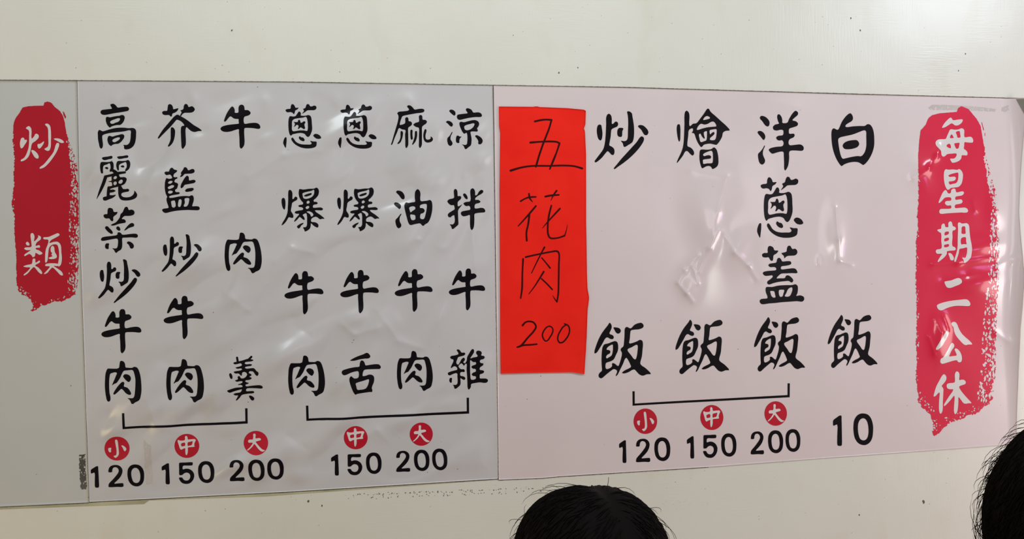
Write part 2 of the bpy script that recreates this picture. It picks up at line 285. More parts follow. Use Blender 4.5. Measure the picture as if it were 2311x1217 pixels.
# ------------------------------------------------------------------ lettering outlines
GLYPHS = {}
def load_glyphs(txt):
    cur = None
    for line in txt.strip().splitlines():
        line = line.strip()
        if line.startswith('@'):
            nm, ox, oy, sz = line[1:].split(); sz = float(sz); sc_ = {160: 1217 / 160, 300: 1217 / 300}.get(sz, 1217 / sz)
            cur = GLYPHS[nm] = dict(o=(float(ox), float(oy)), s=sc_, c=[])
        elif line:
            pts = [tuple(map(float, t.split(','))) for t in line[1:].split()]
            P = stroke(pts) if line[0] == 'S' else spline(pts, True, 3)
            px = P / cur['s'] + cur['o']; cur['c'].append((-1 if line[0] == 'H' else 1, px))
TXT = '''
@高 205 225 120
O 447,118 480,98 530,100 575,135 612,178 700,168 800,160 850,170 872,212 850,250 780,268 650,290 500,315 400,335 320,348 260,340 226,310 222,270 250,238 330,224 420,215 485,205 465,160
O 345,410 370,390 430,402 500,388 600,370 650,365 700,348 745,355 770,390 768,440 750,490 715,540 670,575 600,578 530,592 470,612 430,635 390,600 360,550 340,480
H 440,500 470,475 560,440 630,420 662,430 655,470 620,505 560,525 510,548 465,548 440,525
O 160,730 190,692 230,705 262,722 320,710 420,680 520,655 640,640 760,640 860,652 960,648 1010,668 1035,710 1038,800 1030,900 1010,990 975,1060 920,1110 860,1135 790,1138 765,1110 765,1070 748,1040 820,1040 860,1020 890,980 910,900 915,800 918,730 905,705 870,700 780,722 650,738 520,750 400,768 300,795 262,820 258,870 270,960 278,1040 265,1100 238,1122 205,1090 185,1010 165,920 158,820
O 385,870 400,835 430,828 490,845 560,825 640,805 700,790 745,798 768,835 758,880 725,930 690,970 630,1010 560,1015 500,1035 465,1060 420,1030 390,975 378,915
H 492,930 530,895 600,868 650,862 668,880 650,915 600,950 545,975 505,965
@麗 205 345 120
O 262,125 285,105 400,88 490,75 505,105 490,135 420,150 340,172 295,165
O 608,100 640,85 740,75 840,58 862,80 850,110 780,125 680,145 640,140
O 228,260 245,220 280,212 370,216 440,210 485,198 520,225 535,290 530,375 510,410 480,435 450,435 445,400 460,370 462,300 440,245 380,270 320,290 298,320 290,400 288,470 255,475 238,430 226,340
O 332,350 370,328 405,340 408,370 385,382 350,365
O 598,250 615,205 640,190 740,190 810,182 850,165 885,185 905,240 902,310 880,370 840,410 800,430 800,385 825,340 828,270 805,215 760,230 690,260 660,290 658,360 655,405 635,412 608,360 595,300
O 695,315 735,290 765,300 778,325 755,342 720,335
S 335,548,56 500,512,56 600,480,66 790,452,50
S 345,560,76 300,680,75 220,860,60 135,1050,10
S 500,395,65 600,470,80 640,560,70
O 410,655 480,640 490,540 660,520 680,560 790,562 830,600 815,660 780,715 700,755 640,775 530,800 400,830 375,800 420,770 490,755 490,700 480,675 410,665
H 530,590 550,550 590,535 612,560 600,590 560,608
H 522,715 540,670 585,660 605,690 590,725 550,745
H 640,680 665,640 710,615 740,635 730,680 695,710 655,705
S 415,800,70 400,900,70 395,1020,70
S 430,882,66 520,872,58 555,872,26
O 275,1030 300,1010 360,995 420,970 500,972 575,962 550,1000 490,1040 420,1065 340,1095 290,1085
O 640,765 700,760 740,825 800,832 850,825 885,850 870,885 800,900 720,922 702,955 715,990 760,1015 840,1022 920,1005 975,965 1000,920 1010,870 1050,915 1072,960 1060,1015 1010,1055 920,1085 800,1095 710,1080 665,1040 635,960 630,870
@菜 205 460 120
O 390,160 410,105 450,95 510,120 535,185 575,192 620,188 600,240 540,285 520,320 520,380 495,402 460,380 430,338 350,338 310,310 298,265 330,240 385,235
O 775,110 810,72 850,80 880,145 930,135 980,150 1005,190 995,240 940,270 860,280 780,282 740,310 715,350 760,355 800,390 795,430 740,445 640,462 560,490 500,502 460,490 500,462 570,430 620,380 670,310 690,240 740,190
O 325,550 345,518 385,518 430,565 490,630 502,680 470,690 420,665 360,610
O 580,565 595,525 630,518 665,550 678,600 650,620 610,600
O 768,615 800,560 850,500 910,450 950,440 995,470 990,515 940,535 870,560 810,600
O 232,810 255,775 320,755 450,740 600,715 615,690 612,665 650,652 690,670 730,708 850,700 950,688 1040,688 1075,710 1082,750 1050,778 950,770 830,775 730,785 725,830 728,920 718,1010 690,1055 630,1090 590,1125 565,1110 540,1060 500,1020 560,1025 600,1015 620,980 632,900 630,830 610,800 500,812 400,830 280,850 240,840
O 330,980 345,920 375,905 425,915 415,970 415,1030 385,1038 345,1020
O 832,900 850,868 890,865 950,895 990,950 985,1000 950,1028 910,1015 890,970 865,930
@炒 210 580 120
O 155,400 165,330 190,300 230,305 245,360 258,450 245,550 225,570 190,550 165,480
O 318,180 340,120 370,108 405,135 420,200 425,280 460,265 480,240 520,245 535,280 520,320 470,345 420,375 410,420 405,500 388,600 385,650 430,672 470,710 478,770 460,812 425,810 395,780 355,752 320,785 260,860 200,915 145,950 125,935 160,880 220,800 275,720 300,630 312,520 318,380 320,280
O 520,430 530,370 555,345 630,352 612,400 605,490 570,500 535,485
O 692,60 730,55 775,85 790,150 810,250 822,350 822,480 810,550 790,590 730,630 660,670 640,660 625,610 590,565 650,570 690,555 708,520 712,400 715,250 705,130
O 890,305 920,285 980,290 1030,325 1070,370 1080,420 1050,455 1010,450 980,410 950,365 910,330
O 928,500 960,478 1000,500 1000,550 950,640 870,740 770,840 650,940 550,1010 480,1058 470,1045 520,980 600,880 700,770 800,660 880,570
@牛 215 690 120
O 215,480 235,400 280,290 340,190 385,135 415,132 450,175 462,230 462,270 540,268 548,220 548,150 575,95 620,80 665,98 685,150 692,200 760,200 805,225 828,265 800,310 730,340 690,355 672,390 670,480 690,518 800,500 940,485 1010,505 1050,560 1045,605 1010,620 900,610 780,608 690,620 678,680 682,800 688,950 670,1030 610,1095 580,1060 572,980 568,850 558,720 555,650 480,668 380,705 290,725 200,720 150,690 135,655 160,615 260,575 400,548 520,530 555,520 552,460 550,420 470,415 420,395 375,362 340,375 300,425 255,480 235,490
@肉 220 800 120
O 170,560 180,450 205,370 228,332 330,332 480,318 500,240 515,165 545,152 595,170 625,220 640,300 700,310 790,312 830,290 890,300 930,345 965,440 995,560 1015,700 1020,830 1005,940 985,1010 950,1050 880,1085 820,1125 790,1110 765,1060 740,1025 700,998 780,995 830,985 855,950 868,850 872,720 865,580 845,470 815,380 790,362 700,368 600,382 560,440 520,530 470,610 430,660 380,680 330,712 345,670 380,590 420,490 440,430 400,415 330,430 290,450 272,520 262,650 265,800 275,900 295,980 290,1060 255,1085 220,1060 195,980 175,860 165,720
O 582,505 605,470 640,458 700,470 745,505 762,560 745,610 715,638 670,615 620,565
O 540,650 580,632 612,660 600,735 680,765 740,820 778,890 765,918 700,912 640,875 590,825 545,795 490,840 430,895 380,925 360,910 390,840 450,750 500,690
@芥 345 225 120
O 335,180 350,115 385,98 430,120 455,165 465,215 520,205 582,195 555,255 500,295 445,320 430,380 400,380 370,350 320,350 260,348 220,325 212,280 250,255 320,252
O 705,150 730,102 770,98 800,130 815,165 850,162 890,150 940,180 960,225 935,270 880,295 800,300 730,300 680,325 640,375 620,370 640,320 655,285 628,240 670,232 700,200
O 500,370 540,345 570,342 630,375 730,430 830,500 940,585 1050,650 1120,712 1040,722 960,742 890,725 830,680 770,630 750,680 752,800 760,930 755,1040 720,1100 690,1130 665,1100 655,1000 645,850 640,700 650,625 680,600 720,595 700,550 650,500 590,468 545,458 500,505 400,620 300,720 200,820 125,890 110,880 150,800 230,680 340,550 420,455
O 405,700 415,640 440,628 480,655 505,700 500,830 470,950 420,1030 360,1075 342,1065 365,1010 400,920 405,800
@藍 350 370 120
O 345,140 375,98 410,98 450,135 520,158 495,200 450,235 435,300 480,312 515,308 522,335 470,365 455,420 510,440 535,470 525,520 505,570 465,600 480,645 550,650 570,670 550,692 440,712 350,735 325,755 340,778 420,775 560,745 700,735 790,738 820,720 860,725 882,770 880,850 855,930 850,968 930,968 1000,980 1020,1020 1000,1055 900,1060 750,1055 600,1062 480,1075 370,1095 240,1125 190,1100 165,1055 190,1030 310,1005 300,950 272,860 270,790 285,760 255,690 238,600 235,500 250,390 280,332 320,348 370,345 405,325 380,270 350,250 280,265 240,235 232,200 270,182 330,182
H 310,445 330,410 380,393 412,405 395,440 345,460
H 302,545 340,515 400,490 445,502 430,540 380,565 325,580
H 305,655 320,625 370,615 412,632 400,665 350,685 315,675
H 372,860 400,845 450,842 465,880 470,970 430,1002 390,985 378,930
H 535,860 550,820 590,810 608,840 600,920 575,980 545,988 525,960
H 675,800 720,780 778,790 772,870 750,940 715,975 660,975 655,950 680,890
O 655,130 670,90 705,80 740,105 765,148 800,142 850,120 895,130 910,170 890,205 830,225 740,230 680,240 650,275 600,305 580,300 610,250 600,215
O 590,545 600,480 640,400 690,320 740,272 775,300 785,380 850,370 905,368 930,400 900,435 820,455 740,470 680,485 650,530 610,558
O 690,615 720,575 800,555 870,553 885,580 850,620 780,635 710,640
@羹 495 795 120
S 408,120,46 425,215,50
S 735,105,50 665,170,40
O 325,240 350,225 450,205 550,180 650,150 720,155 785,180 740,205 660,215 600,225 585,250 620,272 700,265 752,280 730,305 660,318 605,330 590,350 620,370 700,365 780,358 815,375 850,420 900,460 890,520 870,535 830,510 780,440 740,430 690,435 680,470 735,500 735,530 690,555 740,580 735,605 680,630 610,640 595,665 640,690 680,700 640,728 605,738 610,775 750,762 920,748 975,765 998,800 975,825 860,820 740,818 640,825 615,850 620,890 700,888 780,888 802,912 780,935 680,945 560,965 510,985 470,1040 390,1112 380,1100 410,1040 430,992 370,990 325,962 360,940 480,918 510,880 520,852 430,868 320,900 235,922 185,875 240,850 380,810 530,792 530,765 490,745 440,748 430,735 480,718 530,690 530,665 480,660 400,670 365,640 410,625 430,610 425,560 455,538 480,560 495,590 550,595 600,570 630,530 640,500 620,465 580,445 540,455 522,480 520,525 500,532 470,500 440,480 370,480 335,445 370,430 480,412 520,395 515,370 480,365 420,372 375,350 420,332 510,305 520,275 490,250 420,265 350,270
O 232,495 260,470 290,500 308,560 295,605 265,595 240,545
O 680,1000 710,990 760,1010 800,1050 790,1095 755,1108 720,1080
@蔥 625 225 120
O 318,150 340,105 375,108 410,150 425,185 495,185 465,225 420,250 405,310 385,335 355,300 310,285 240,290 205,265 198,235 240,215 310,205
O 670,130 695,100 735,108 765,150 810,148 855,132 900,155 900,205 860,235 780,240 700,245 650,280 575,322 620,255 600,215 650,190
O 275,420 300,380 370,388 420,380 460,330 500,275 530,280 550,325 545,360 620,370 680,360 720,350 770,375 790,430 800,550 806,680 785,760 745,835 710,855 670,830 640,790 580,765 500,765 420,780 350,800 320,828 290,790 270,700 262,560
H 345,520 360,475 400,445 500,425 610,408 660,392 680,410 700,480 708,580 705,680 690,715 620,705 520,705 420,722 370,725 345,690 345,600
O 382,515 430,515 475,510 490,470 512,460 535,490 545,530 580,520 610,498 640,498 652,525 630,560 635,610 645,655 620,675 575,650 540,635 500,670 478,665 495,625 485,585 450,580 430,600 390,632 410,575 405,540
O 500,870 520,838 555,860 600,870 635,925 615,952 560,940 520,910
O 832,820 870,785 930,790 990,830 1012,880 970,900 900,890 850,850
O 145,1000 155,930 185,870 215,865 222,930 212,1040 200,1108 170,1060
O 328,900 350,868 385,895 430,960 500,1005 580,1025 680,1028 770,1025 795,1000 760,945 830,958 905,965 908,1020 895,1070 830,1105 720,1118 600,1108 500,1075 400,1010 350,950
@爆 625 415 120
O 105,400 115,340 150,320 180,345 195,430 190,540 175,590 145,570 115,490
O 258,220 270,150 300,138 340,170 355,230 358,350 385,340 410,300 440,295 468,325 455,370 400,400 350,440 335,520 320,620 350,670 375,720 370,775 330,780 275,765 220,850 150,930 108,950 130,890 190,790 240,660 250,520 258,380
O 500,170 515,122 600,132 740,115 850,110 900,88 945,115 962,180 945,260 890,330 840,375 850,410 900,412 932,438 915,465 850,478 825,500 830,545 920,545 1010,542 1055,575 1035,605 940,605 870,610 900,650 990,710 1090,800 1040,800 985,812 930,770 880,755 800,790 780,830 790,870 870,880 930,910 952,955 935,1000 890,990 830,950 780,905 770,980 740,1040 640,1092 625,1050 600,1000 660,990 685,950 690,850 688,740 670,675 620,690 590,715 620,760 635,825 600,820 560,785 520,760 470,815 400,870 395,855 440,780 510,690 450,685 410,665 420,635 500,612 590,595 600,560 560,535 510,530 490,500 530,482 590,470 600,435 560,390 515,310 498,230
H 585,225 610,205 700,180 790,160 845,135 855,170 845,240 810,290 740,330 650,345 605,325 590,270
O 620,275 640,255 720,225 790,212 795,240 730,275 650,292
H 680,420 695,395 730,388 750,415 740,440 705,455 682,445
H 655,550 675,520 715,505 740,520 725,560 680,578
H 680,640 730,628 790,650 835,700 820,735 785,752 760,700 720,670
O 460,975 490,945 550,910 610,895 590,930 560,950 530,1000 500,1022 470,1005
@舌 760 785 120
O 305,295 360,255 480,195 600,150 690,112 745,150 765,200 730,235 640,245 520,265 400,298 330,300
O 112,560 135,520 180,500 300,465 420,442 515,425 525,360 550,295 590,288 630,330 655,395 750,385 900,372 970,385 1008,440 990,480 900,485 750,485 640,495 610,520 590,580 590,635 660,630 720,608 790,610 840,645 855,700 845,790 820,850 800,920 815,975 805,1010 760,1010 650,1020 520,1038 460,1050 430,1068 390,1030 350,950 310,840 288,750 295,680 330,648 370,680 405,698 480,680 500,640 500,560 485,532 420,540 320,570 220,615 160,625 125,600
H 430,810 500,775 600,745 680,720 725,712 735,730 725,800 700,870 665,920 600,945 530,952 480,955 455,930 445,880
@麻 870 225 120
O 492,155 520,132 570,140 620,180 665,228 750,215 850,210 890,240 875,280 830,300 720,312 600,332 480,355 390,380 360,440 335,520 330,575 380,572 445,540 452,480 450,430 485,400 520,425 530,490 580,505 605,540 590,590 540,625 518,650 518,780 520,950 515,1050 475,1112 455,1080 452,950 448,800 455,700 380,680 310,650 270,740 210,880 150,1030 128,1030 150,960 190,820 240,650 280,510 298,400 290,350 270,315 300,280 400,268 530,245 535,215 510,185
O 635,575 680,535 760,508 765,450 765,375 800,352 838,375 848,460 910,468 945,505 925,550 870,590 835,625 832,780 830,950 828,1040 785,1112 762,1080 762,950 762,800 758,650 700,630 660,605
O 345,760 350,725 375,718 400,750 395,830 375,910 340,980 285,1015 275,1000 310,950 340,880 345,820
S 592,715,52 590,810,50 598,895,50
S 695,745,50 690,850,55 660,950,50 618,1025,24
O 880,720 900,680 930,690 932,740 915,800 912,860 930,910 980,918 1030,890 1028,850 1050,855 1082,910 1060,955 1010,980 940,985 890,950 865,880 862,800
@油 875 415 120
O 195,190 215,158 260,155 320,175 370,230 390,290 380,345 345,355 305,325 260,260
O 145,465 160,432 205,425 260,450 300,495 295,550 265,578 225,545 180,510
O 300,685 310,695 275,760 268,840 285,890 308,935 300,985 250,1018 210,990 180,910 175,830 220,780 260,730
O 620,260 635,170 685,122 730,160 748,230 742,330 755,395 850,392 910,385 960,370 1000,395 1020,470 1018,600 1000,700 970,800 920,890 860,925 810,965 780,945 740,908 640,920 510,942 470,890 430,760 395,620 378,500 400,445 430,422 470,438 550,425 625,410 620,340
H 488,550 520,525 590,515 625,535 628,575 590,605 540,640 520,655 500,610
H 515,705 560,705 620,720 632,760 625,815 570,835 535,815
H 735,505 760,480 830,462 885,465 895,500 885,600 865,700 830,800 790,812 745,790 742,720 760,685 810,670 845,620 825,575 780,555 740,555
@涼 990 230 120
O 240,205 275,178 330,188 375,225 385,280 360,315 320,295 270,250
O 165,465 190,440 240,440 300,475 325,520 300,568 260,555 210,505
O 310,685 318,700 280,780 275,860 315,925 315,975 270,1008 225,980 198,900 205,825 250,780
O 415,345 430,300 480,285 600,268 665,255 625,185 640,148 700,150 760,185 795,240 900,235 965,255 995,310 975,340 850,345 720,360 600,385 480,412 435,395
O 475,510 485,465 520,455 580,465 680,440 790,415 860,420 915,455 930,510 910,565 882,605 898,660 875,680 800,675 735,685 735,730 752,820 750,930 735,995 680,1040 620,1085 595,1060 575,1010 535,975 600,985 640,975 655,920 660,820 655,740 640,705 590,728 550,690 510,610
H 590,560 620,535 720,505 800,488 825,500 810,550 770,600 700,640 640,648 600,625
O 400,830 415,780 440,768 480,790 525,795 490,835 475,890 475,935 440,942 405,920
O 835,785 860,762 920,785 975,830 1005,890 985,950 940,975 905,960 905,900 870,835
@拌 995 415 120
O 298,170 315,125 345,118 375,150 385,230 390,280 440,278 468,305 455,350 410,390 388,420 385,480 395,515 430,505 490,470 450,530 400,600 395,700 400,850 400,930 350,980 270,1038 250,1020 235,970 205,930 270,930 305,900 320,850 315,760 305,720 260,735 220,768 175,755 160,710 190,665 260,620 315,580 310,520 300,490 240,490 190,460 150,400 190,355 300,322 302,240
O 510,240 545,218 580,245 612,310 610,350 580,350 540,310
O 672,200 685,130 730,102 770,135 785,200 788,262 825,255 870,180 920,140 965,155 965,195 920,235 850,275 790,330 790,365 860,368 910,410 880,438 800,460 778,490 780,560 850,562 920,548 990,565 1020,620 1005,650 920,660 830,670 775,690 770,800 765,930 745,1020 705,1058 680,1020 668,920 668,780 660,715 600,730 520,745 475,720 458,665 480,635 600,608 670,590 672,540 650,505 580,510 535,480 520,445 580,415 675,395
@雜 995 775 120
O 365,160 385,142 430,155 475,215 540,215 560,245 530,280 460,300 400,320 375,370 355,440 370,480 400,490 440,430 480,360 525,330 550,360 545,395 515,435 550,460 590,400 605,310 650,230 700,150 735,132 758,160 755,210 720,270 675,345 740,325 830,305 838,280 805,225 820,180 870,168 920,190 935,225 920,275 980,288 1000,320 975,355 900,380 888,420 910,450 965,458 960,500 910,535 885,570 890,605 960,618 988,645 960,685 890,710 885,750 890,800 960,805 1050,815 1080,850 1060,895 1000,910 900,895 800,905 690,935 685,1000 640,1060 615,1030 605,900 600,750 590,600 590,470 560,475 530,515 500,480 470,460 440,480 405,520 420,560 460,595 530,598 550,630 540,660 480,658 445,680 450,745 500,755 545,775 560,805 540,838 500,830 450,800 452,870 445,950 400,1000 335,1045 310,1030 300,985 275,955 340,955 375,930 385,860 380,760 378,700 350,685 280,705 200,738 165,715 165,680 210,655 310,625 375,605 370,560 330,530 300,530 270,550 235,572 230,550 260,480 290,410 285,375 240,360 215,325 240,295 320,280 400,250 400,220
H 675,385 700,400 740,430 795,430 800,480 760,500 720,515 700,545 730,580 790,590 800,620 790,650 740,670 705,710 730,745 790,755 800,790 780,820 690,830 672,700 670,540
O 195,830 215,795 255,800 252,850 248,900 225,905 200,880
@飯 1330 715 150
O 340,160 375,112 405,145 412,200 390,260 372,300 380,320 430,340 452,380 430,412 380,405 335,380 300,395 250,480 190,580 140,655 100,675 95,640 120,550 170,420 240,290
O 445,200 500,198 555,215 580,260 560,300 525,312 490,290 465,245
O 232,640 245,560 275,510 350,490 420,462 480,448 515,470 530,530 525,620 490,700 450,780 400,815 310,848 298,880 300,940 320,960 390,935 420,900 415,870 430,850 465,860 530,905 560,840 590,740 598,660 575,610 590,575 625,545 640,440 648,330 655,215 690,188 760,215 830,150 900,120 960,115 998,160 985,200 920,230 820,240 765,255 752,310 745,400 735,490 800,480 880,450 930,425 970,440 985,490 978,600 965,730 935,850 950,885 1040,950 1130,1050 1060,1055 980,1082 920,1060 870,1010 830,970 790,975 720,1015 640,1040 600,1030 640,990 740,940 765,915 750,870 710,790 680,755 655,775 620,860 570,960 520,1060 490,1088 485,1075 510,1010 500,980 450,960 400,990 310,1060 220,1130 180,1110 170,1070 190,1030 230,990 228,900 225,780
H 330,570 380,530 430,512 435,545 430,640 410,710 360,745 320,765 308,740 330,700 380,670 385,630 360,612 320,605
H 700,605 780,560 870,515 888,530 885,630 870,730 850,780 820,775 770,710
@燴 1510 240 150
O 145,390 160,335 195,328 210,380 212,520 205,630 190,645 170,600 150,490
O 285,150 300,95 325,80 360,110 375,170 372,330 385,362 410,345 440,318 500,310 560,240 640,130 700,45 725,45 760,100 850,180 960,280 1060,370 1112,440 1040,450 990,480 970,560 920,650 870,705 830,700 760,685 690,690 640,705 595,748 550,700 500,600 460,495 420,485 440,450 435,405 400,410 365,440 355,540 340,680 345,730 400,755 450,810 462,870 435,902 390,870 340,820 305,825 260,900 200,980 148,1038 150,1010 200,900 250,780 272,650 280,500 285,330
H 625,250 650,200 700,178 750,210 740,225 690,240
H 510,425 525,380 560,335 590,320 650,335 710,320 760,290 810,280 850,320 862,365 800,375 700,385 600,410 530,432
H 550,515 575,500 600,545 640,590 655,588 640,520 640,475 690,455 695,520 690,600 680,625 640,640 600,655 575,645 560,590
H 745,440 800,425 865,420 872,440 868,520 855,590 830,618 750,612 755,580 800,540 832,500 820,470 780,490 755,515 745,490
O 560,870 575,800 620,790 700,795 780,780 820,752 860,775 890,850 905,970 900,1060 870,1110 790,1150 775,1120 740,1095 680,1100 605,1135 580,1080 560,980
H 635,870 700,835 780,815 798,840 805,930 800,1020 785,1040 700,1045 630,1055 622,1020 625,980 700,965 760,955 772,920 740,895 690,900 645,912 625,890
@洋 1690 245 150
O 200,175 220,138 270,140 330,175 375,240 370,310 345,330 300,310 250,240
O 160,440 175,415 220,412 270,445 300,500 295,550 270,578 220,520
O 290,675 295,690 265,760 258,840 280,900 298,950 285,1000 245,1028 200,1000 172,900 172,830 210,790 250,740
O 515,160 525,115 550,105 590,145 610,210 612,262 700,260 735,190 790,100 850,42 895,70 895,115 840,165 795,215 860,235 898,275 885,315 810,345 740,370 730,410 740,462 820,462 838,490 815,530 750,560 728,600 730,650 750,672 850,665 950,660 1000,700 1000,755 970,775 870,770 760,775 738,800 738,900 728,1000 710,1070 665,1135 648,1110 645,1000 640,880 630,795 580,790 500,810 430,828 390,800 365,755 390,730 500,702 610,690 632,660 630,610 600,580 560,588 515,570 500,530 540,500 620,488 632,440 625,400 580,390 500,405 450,385 440,335 480,295 550,275 535,240
@蓋 1695 550 140
O 330,120 345,60 380,45 440,75 465,130 540,140 510,190 450,230 440,290 430,335 395,335 370,300 350,270 290,275 235,260 220,215 260,185 330,180
O 710,90 735,45 775,45 800,85 820,108 870,100 910,140 910,190 870,230 790,238 730,242 690,260 660,290 650,245 600,190 650,175 700,155
O 500,370 520,300 555,278 590,300 620,350 700,345 780,350 795,390 770,415 690,435 600,450 590,480 600,505 720,495 850,485 890,510 912,575 800,580 690,585 600,590 550,625 505,680 580,680 665,675 690,630 740,625 800,670 830,720 810,760 780,760 745,735 650,740 530,755 430,780 350,805 320,780 325,740 380,700 430,650 420,625 360,630 280,632 235,590 245,560 310,540 420,530 490,520 500,490 470,462 380,462 345,430 360,400 430,385
O 285,900 300,855 340,850 420,850 530,825 680,815 810,812 870,798 910,825 918,900 905,980 885,1025 960,1015 1030,1045 1038,1100 1000,1138 900,1130 750,1140 600,1150 480,1165 350,1175 215,1190 180,1165 168,1120 200,1088 320,1070 315,1020 292,960
H 378,935 420,930 455,940 470,1000 478,1050 440,1060 400,1030 385,980
H 550,915 600,905 650,912 635,980 615,1035 575,1045 550,1010
H 660,1030 690,970 730,890 800,858 812,890 795,960 760,1025 715,1042
@白 1860 245 140
O 145,470 160,410 190,388 230,405 265,418 290,395 350,260 430,150 490,100 525,95 560,145 568,200 545,245 470,290 420,335 430,362 560,350 700,342 800,340 850,308 900,315 945,370 975,470 985,600 980,740 940,880 870,1010 800,1090 765,1108 720,1080 670,1055 580,1048 480,1065 390,1100 345,1130 290,1070 220,940 170,780 148,620
H 280,600 310,570 400,545 560,510 680,465 790,428 822,445 828,560 825,760 790,870 730,935 660,932 540,950 430,975 370,985 340,950 310,850 285,700
O 365,735 390,680 460,640 590,618 650,625 690,690 660,750 580,785 480,800 400,790
@每 2100 260 110
O 285,315 320,240 400,140 490,65 520,68 560,125 680,112 800,110 795,160 750,215 680,255 610,255 560,220 520,205 440,255 350,305
O 495,355 600,365 700,355 760,330 800,335 838,370 845,550 960,540 1020,550 1060,620 1050,680 1000,688 900,680 845,678 835,760 828,840 880,880 915,940 905,1000 850,1005 775,1005 760,1080 700,1145 540,1190 515,1160 485,1090 580,1085 630,1040 645,965 520,962 400,980 370,1010 330,1035 290,1030 255,985 245,910 180,830 130,760 115,690 150,630 220,605 370,595 400,540 450,430
H 480,570 500,500 525,482 550,510 570,570 520,575
H 630,425 720,400 738,480 740,555 670,560 655,500
H 390,770 425,725 475,720 500,770 500,825 440,815
H 590,710 640,698 718,695 710,760 690,830 640,840 615,800
@星 2100 375 110
O 325,200 345,110 380,80 430,90 560,85 660,95 710,75 760,110 800,190 800,290 770,430 700,515 600,535 500,550 460,580 430,595 395,570 360,500 330,370
H 440,240 480,210 600,175 680,165 690,230 670,370 630,425 550,445 470,460 450,390 520,380 600,355 625,310 610,270 540,265 470,272
O 190,915 230,800 310,640 370,598 400,630 420,670 460,688 500,660 510,600 560,562 610,575 635,655 770,632 815,640 825,680 780,730 680,750 615,770 612,840 700,835 760,835 790,885 760,930 680,950 605,970 600,1045 720,1045 860,1040 915,1080 925,1130 890,1160 740,1160 560,1170 400,1180 230,1188 205,1140 230,1080 320,1070 500,1055 500,985 400,985 350,930 370,880 500,860 500,790 350,790 280,860 210,920
@期 2100 490 110
O 155,325 200,305 250,290 260,210 300,165 340,180 355,245 430,250 432,150 480,108 520,135 545,225 600,250 620,295 590,325 540,345 535,500 525,725 580,755 600,800 580,830 480,840 390,860 385,920 330,1000 250,1070 165,1125 160,1110 220,1000 270,920 150,915 118,860 140,815 255,785 255,600 248,400 200,375
H 340,390 380,365 440,365 440,420 345,460
H 330,555 370,525 440,520 440,575 335,608
H 325,700 370,685 435,678 438,730 330,755
O 425,905 480,905 530,960 555,1020 540,1075 480,1075 450,990
O 675,150 710,135 780,165 890,155 945,200 962,350 975,550 988,750 985,900 970,1010 930,1060 840,1140 810,1145 790,1080 760,1010 830,1020 860,950 870,850 862,760 780,780 690,800 670,900 640,1000 580,1120 560,1105 600,950 640,780 665,500 675,300
H 770,250 810,232 850,240 860,330 858,415 765,415 762,330
H 750,530 860,505 862,600 862,680 800,675 740,685
@二 2100 610 110
O 345,290 400,272 500,255 600,215 680,195 740,230 745,300 700,345 580,400 470,442 400,430 360,370
O 158,880 220,840 340,800 500,765 700,740 880,728 940,765 980,840 965,885 920,895 750,888 620,890 480,920 370,960 270,1005 200,985 165,930
@公 2095 720 110
O 160,745 200,650 280,500 380,350 440,285 480,310 495,350 470,430 380,570 300,690 230,745 175,770
O 570,115 610,78 670,80 715,130 760,240 830,360 930,460 1030,545 1100,635 1000,640 940,655 880,630 780,530 690,420 645,320 620,200 585,160
O 290,1050 310,990 360,960 420,860 500,720 560,620 590,598 640,640 640,700 590,770 540,870 520,935 600,930 705,910 690,850 655,760 680,738 730,755 790,820 830,910 840,1010 820,1070 780,1085 740,1070 715,1035 640,1040 520,1075 400,1110 340,1120 300,1095
@休 2095 830 110
O 130,720 150,610 200,460 280,310 350,190 390,165 430,195 450,250 430,330 350,430 330,460 370,520 370,650 360,850 355,1060 330,1130 300,1150 275,1110 262,1000 268,800 275,620 230,650 175,710
O 455,470 470,410 520,390 650,370 665,320 660,180 690,105 720,95 765,130 775,200 770,310 830,300 900,315 930,370 910,410 830,440 765,475 800,560 900,690 1000,800 1070,885 1000,888 940,900 880,890 820,820 750,735 745,850 735,1010 710,1120 670,1165 640,1110 640,950 645,700 560,800 480,890 400,960 385,945 430,850 520,710 620,545 540,540 480,520
@炒w 0 160 300
O 183,690 182,650 195,615 215,612 225,632 240,630 245,640 222,680 205,705 190,708
O 235,525 262,505 285,530 288,620 310,600 325,575 350,585 352,610 325,640 292,665 280,720 262,780 230,815 190,828 190,815 220,795 245,750 262,690 265,600 262,545
O 285,728 300,725 335,750 352,780 348,802 325,798 300,765
O 410,490 430,482 455,500 465,560 465,640 462,700 450,728 430,732 405,715 420,705 438,690 440,600 435,520
O 342,690 345,670 365,668 400,645 402,652 375,700 355,712
O 490,622 530,618 570,635 585,655 560,660 530,645
O 515,665 535,660 540,680 520,735 480,800 440,850 400,885 362,895 362,885 400,855 450,795 490,740
@類 0 460 300
O 280,275 300,270 315,300 310,345 330,330 350,300 345,290 370,300 372,325 335,355 325,385 360,380 365,400 330,405 325,415 360,430 388,455 360,468 325,450 318,480 300,490 285,470 265,460 225,480 220,470 260,440 280,425 240,425 220,410 235,400 285,395 285,350
O 235,360 250,348 268,368 265,382 245,380
O 212,575 250,560 290,550 300,505 320,505 325,540 360,520 365,535 320,565 350,585 385,630 380,645 355,630 330,600 310,580 285,600 250,640 218,658 215,650 250,620 275,585 240,582
O 395,310 440,305 490,285 530,270 545,285 500,315 465,335 450,360 490,350 530,350 555,380 560,440 565,500 555,560 535,575 530,560 540,480 535,410 520,375 480,375 450,400 440,460 430,530 415,540 412,490 418,420 440,360 440,330 400,325
O 465,400 480,385 495,400 500,440 520,480 510,500 450,505 445,495 480,480 470,470 475,450 465,440
O 400,645 430,610 455,575 415,570 415,555 470,545 540,555 530,570 490,570 520,590 565,625 575,655 555,655 520,620 480,585 460,600 430,635
@五 1125 235 200
